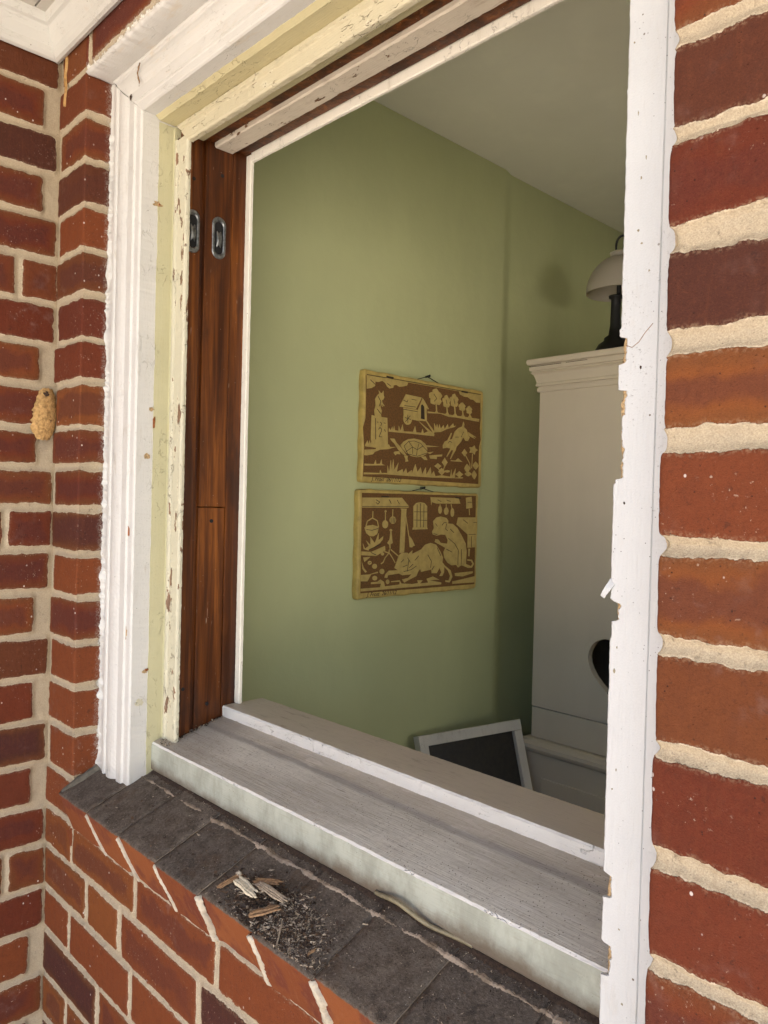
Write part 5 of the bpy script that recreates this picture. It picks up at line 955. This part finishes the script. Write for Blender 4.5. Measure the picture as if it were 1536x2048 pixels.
thing('cabinet', 'tall cream painted cabinet with a moulded cornice and a heart cut-out', 'cabinet',
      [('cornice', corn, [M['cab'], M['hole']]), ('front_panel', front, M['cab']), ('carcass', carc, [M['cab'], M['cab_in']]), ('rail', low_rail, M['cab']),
       ('waist_moulding', waist, M['cab']), ('base', base, M['cab'], [('door', ld, M['cab'])])])
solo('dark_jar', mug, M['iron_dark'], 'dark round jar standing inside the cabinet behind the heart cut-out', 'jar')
# lamp on the cabinet
LX, LY = -1.022, 1.93; zt_ = .3878
LS = LY/1.8
lx0 = -1.0250*LS; 
lb = MB().lathe(lx0+.0, LY, [(.0, zt_), (.058, zt_), (.059, zt_+.02), (.056, zt_+.045), (.044, zt_+.066), (.030, zt_+.076), (.029, zt_+.084), (.018, zt_+.092), (.014, zt_+.12), (.013, zt_+.17), (.013, zt_+.192), (.019, zt_+.194), (.020, zt_+.20), (.0, zt_+.20)], 36)
zs_ = .559*LS-.006
lsd = MB(); prof = []
for k in range(13):
    t = k/12*R(84); prof.append((.088*math.cos(t), zs_+.103*math.sin(t)))
prof[-1] = (.026, zs_+.103); prof += [(.027, zs_+.111), (.019, zs_+.115)]
prof_in = [(max(r_-.0030, .004), z-.0012) for r_, z in prof[::-1]]
lsd.lathe(lx0+.008, LY, prof+prof_in+[prof[0]], 44, caps=False)
hk = MB(); pts = []
for k in range(13):
    t = R(180-k*15); pts.append((lx0+.014+.018*math.cos(t), LY, zs_+.133+.024*math.sin(t)))
pts = [(pts[0][0], LY, zs_+.105)]+pts+[(pts[-1][0], LY, zs_+.105)]
hk.tube(pts, .0032, 8)
stem = MB().tube([(lx0+.008, LY, zt_+.198), (lx0+.008, LY, zs_+.113)], .006, 10)
thing('table_lamp', 'table lamp with black base and cream dome shade on the cabinet', 'lamp',
      [('lamp_base', lb, M['black']), ('lamp_shade', lsd, M['shade']), ('hook', hk, M['black']), ('stem', stem, M['black'])])
# leaning framed panel
TL = Vector((-1.262, 1.352, -.558)); TRc = Vector((-1.196, 1.672, -.558)); du = (TRc-TL).normalized(); W0 = (TRc-TL).length
dn = Vector((.052, -.0107, -.163)).normalized(); dn = (dn-du*dn.dot(du)).normalized(); nr = du.cross(dn).normalized()
if nr.x < 0: nr = -nr
Lh = (TL.z-FZ)/-dn.z
def obx(u0, u1, v0, v1, n0, n1, mi=0, mb=None, bev=.0012):
    mb = mb or MB(); bm = bmesh.new(); vs = []
    for u in (u0, u1):
        for v in (v0, v1):
            for n_ in (n0, n1): vs.append(bm.verts.new(TL+du*u+dn*v+nr*n_))
    for q in ((0, 1, 3, 2), (4, 6, 7, 5), (0, 4, 5, 1), (2, 3, 7, 6), (0, 2, 6, 4), (1, 5, 7, 3)): bm.faces.new([vs[i] for i in q])
    bmesh.ops.recalc_face_normals(bm, faces=bm.faces[:])
    bmesh.ops.bevel(bm, geom=bm.edges[:], offset=bev, segments=1, affect='EDGES'); return mb.frombm(bm, mi)
fb = .026
fm = obx(.012, W0, 0, fb, -.026, 0); obx(.0005, fb, .0, Lh-.004, -.025, -.0006, 0, fm); obx(W0-fb, W0-.0006, fb+.0003, Lh-.004, -.0255, -.0003, 0, fm)
obx(fb, W0-fb, Lh-.05, Lh-.004, -.025, -.0006, 0, fm)
gl = obx(fb-.002, W0-fb+.002, fb-.002, Lh-.045, -.018, -.012, 0, None, .0003)
thing('framed_panel', 'white framed dark panel leaning against the green wall beside the cabinet', 'frame', [('frame', fm, M['sash']), ('panel', gl, M['dark_panel'])])

# ------------------------------------------------------------------ small things outside
# mud dauber nest on the side wall by the corner
nest = MB(); secs = []; rd = random.Random(5)
NZ0, NZ1 = .092, .178
for i in range(17):
    t = i/16; z = NZ0+(NZ1-NZ0)*t; w_ = .0215*(max(.05, math.sin(math.pi*min(.985, t*1.0+.01)))**.28)*(1-.22*t); sec = []
    for k in range(15):
        a = math.pi*k/14; r_ = 1+rd.uniform(-.10, .10)+(.22*rd.uniform(-1, 1) if k in (0, 1, 13, 14) else 0)
        sec.append((XI+.002+(.0095+.0035*rd.random())*math.sin(a)*r_*math.sin(math.pi*min(.97, max(.03, t)))**.4, .4845+w_*math.cos(a)*r_+.005*(t-.5), z+rd.uniform(-.001, .001)))
    secs.append(sec)
nest.loft(secs, 0, closed=False, smooth=True)
h1 = blob(XI+.0110, .484, .168, 1, -.3, .4, .0042, .0048, 77, .0012); h2 = blob(XI+.0120, .490, .123, 1, -.3, 0, .0026, .0032, 78, .001)
thing('wasp_nest', 'tan mud wasp nest stuck in the corner of the brick walls', 'wasp nest', [('mud_body', nest, M['mud']), ('entrance_hole', h1, M['hole']), ('entrance_hole', h2, M['hole'])])
run = MB(); secs = []
for k in range(14):
    t = k/13; z = .745-.082*t+.0; rd = random.Random(k+3); w_ = .0026*(1-.6*t)+.0014*rd.random()
    x = XI+.030+.002*math.sin(k*.9)-.002*t
    secs.append([(x-w_, YF+.0005, z), (x-w_*.4, YF-.0030, z), (x+w_*.5, YF-.0032, z), (x+w_, YF+.0005, z)])
run.loft([[(p[0], p[1]-.0008, p[2]-.02) for p in s_] for s_ in secs], 0, closed=False, smooth=True)
solo('resin_run', run, M['foam'], 'yellow glue dribble run down the top brick beside the corner', 'glue dribble')
# loose caulk strip at the foot of the timber sill
cs = MB(); pts = []
for k in range(30):
    t = k/29; x = -.600+.135*t; bow = math.sin(math.pi*min(1, t*1.0))
    y = .5795-.0035*math.sin(t*5.5)-.004*bow; z = ztop(y)+.003+.012*math.exp(-((t-.30)/.25)**2)
    pts.append((x, y, z))
secs = []
for i, p in enumerate(pts):
    wd = .0030*(1-.35*abs(i/29-.5)); secs.append([(p[0], p[1]-wd*.4, p[2]-.0010), (p[0], p[1]-wd*.7, p[2]+.0016), (p[0]+.0004, p[1]+wd*.3, p[2]+.0034), (p[0], p[1]+wd*.7, p[2]+.0012)])
cs.loft(secs, 0, smooth=True)
solo('caulk_strip', cs, M['caulk'], 'loose curled strip of old caulk lying at the foot of the timber sill', 'caulk strip')
# crumbled rotten wood on the brick sill
def top_pt(x, y, h=0): return (x, y, ztop(y)+h)
db = MB(); rd = random.Random(21)
for k in range(7000):
    g1, g2 = rd.gauss(0, 1), rd.gauss(0, 1); x = -.725+g1*.036+.030; y = .514+g2*.014-.10*g1*.036*.0
    if rd.random() < .42: x = -.655+rd.gauss(0, .030); y = .503+rd.gauss(0, .013)
    if rd.random() < .06: x = rd.uniform(-1.1, -.3); y = rd.uniform(.483, .562)
    y = min(max(y, .4835), .577); pile = .0100*math.exp(-((x+.715)/.03)**2-((y-.512)/.014)**2)
    pale = rd.random() < (.38 if x > -.69 else .12)
    crumbs(db, x, y, ztop(y)+.0006+pile*rd.random(), (rd.uniform(.0004, .0016) if rd.random() < .85 else rd.uniform(.0014, .0034))*(1.1 if not pale else .9), 1 if pale else (2 if rd.random() < .3 else 0), k+3000, .7, 2.2 if pale else 1.3)
for k in range(1500):       # dirt caught in the strip between mortar line and timber
    x = rd.uniform(-1.1, -.28); y = .569+.011*rd.random()**.7
    if x < -.6 and rd.random() < .35: continue
    crumbs(db, x, y, ztop(y)+.0006, rd.uniform(.0004, .0015), 1 if rd.random() < .14 else 0, k+9000)
for k in range(380):       # scattered grit
    x = rd.uniform(-1.2, -.27); y = rd.uniform(.483, .575); crumbs(db, x, y, ztop(y)+.0005, rd.uniform(.0003, .0009), 1 if rd.random() < .5 else 0, k+20000)
for k in range(170):
    x = -.695+rd.gauss(0, .034); y = .508+rd.gauss(0, .012); y = min(max(y, .486), .56); pl_ = .009*math.exp(-((x+.715)/.03)**2-((y-.512)/.014)**2)
    crumbs(db, x, y, ztop(y)+.0012+pl_, rd.uniform(.0016, .0034), rd.choice((1, 1, 2, 0)), k+30000, .35, 2.6)
solo('wood_crumbs', db, [M['crumb'], M['crumb_pale'], M['tan_crumb']], 'crumbled rotten wood and dirt scattered on the dark brick sill', 'debris', kind='stuff')
def splinter(x, y, h, L, ang, w_, seed, pitch=.12):
    """a torn sliver: a few fibres of unequal length lying side by side"""
    mb = MB(); rd = random.Random(seed); ca, sa = math.cos(ang), math.sin(ang); nf = 4
    for f in range(nf):
        off = (f/(nf-1)-.5)*1.5*w_; a0 = -.5+rd.uniform(0, .12); a1 = .5-rd.uniform(0, .22); n = 9; secs = []
        fw = w_*rd.uniform(.28, .5); th = w_*rd.uniform(.25, .5)
        for i in range(n):
            t = a0+(a1-a0)*i/(n-1); e = max(.35+.25*(f % 2), min(1, (.2+i/(n-1))*3, (1.1-i/(n-1))*2.6))
            o_ = off+w_*.12*math.sin(i*1.3+f*2+seed); cx, cy = x+ca*L*t-sa*o_, y+sa*L*t+ca*o_; cz = ztop(cy)+h+th+pitch*L*(t+.5)+.0003*f
            a, b = fw*e, th*e
            secs.append([(cx+sa*a, cy-ca*a, cz-b*.7), (cx-sa*a, cy+ca*a, cz-b*.8), (cx-sa*a*.6, cy+ca*a*.6, cz+b), (cx+sa*a*.7, cy-ca*a*.7, cz+b*.8)])
        mb.loft(secs, 0)
    return mb
SPL = [(-.735, .5055, .0080, .060, -.16, .0046, 'raw', 'palest wood splinter, widest of the heap on the brick sill'),
       (-.700, .5165, .0080, .070, -.10, .0034, 'crumb_pale', 'pale grey-cream splinter lying behind the widest one on the heap'),
       (-.776, .5100, .0012, .032, 1.25, .0026, 'tan_wood', 'thin brown splinter at the left end of the crumb heap'),
       (-.690, .5010, .0055, .040, .75, .0036, 'tan_wood', 'short brown splinter crossing in front of the pale ones'),
       (-.722, .5270, .0070, .044, .35, .0030, 'tan_wood', 'brown splinter sticking up at the back of the heap'),
       (-.655, .4930, .0012, .040, -.8, .0010, 'crumb_pale', 'hair-thin pale sliver at the right of the crumb heap'),
       (-.606, .4980, .0006, .010, 1.2, .0012, 'tan_wood', 'tiny tan chip lying alone to the right of the heap')]
SPLM = {'raw': mat_simple('fresh_cream_wood', (.74, .64, .46), .8, 0, .35, 260, .001)}
for i, (x, y, h, L, a, w_, m, lab) in enumerate(SPL):
    solo('wood_splinter', splinter(x, y, h, L, a, w_, 60+i, .10 if i < 2 else .05), SPLM.get(m, M[m]), lab, 'wood splinter', 'wood splinters on the brick sill')
lump = MB(); bm = bmesh.new(); bmesh.ops.create_icosphere(bm, subdivisions=2, radius=.0035)
for v in bm.verts: v.co = v.co*(1+.3*random.uniform(-1, 1))+Vector(top_pt(-.776, .5215, .0032))
lump.frombm(bm)
solo('mortar_lump', lump, M['pale_mortar'], 'small pale lump of mortar at the left end of the crumb heap', 'mortar lump')
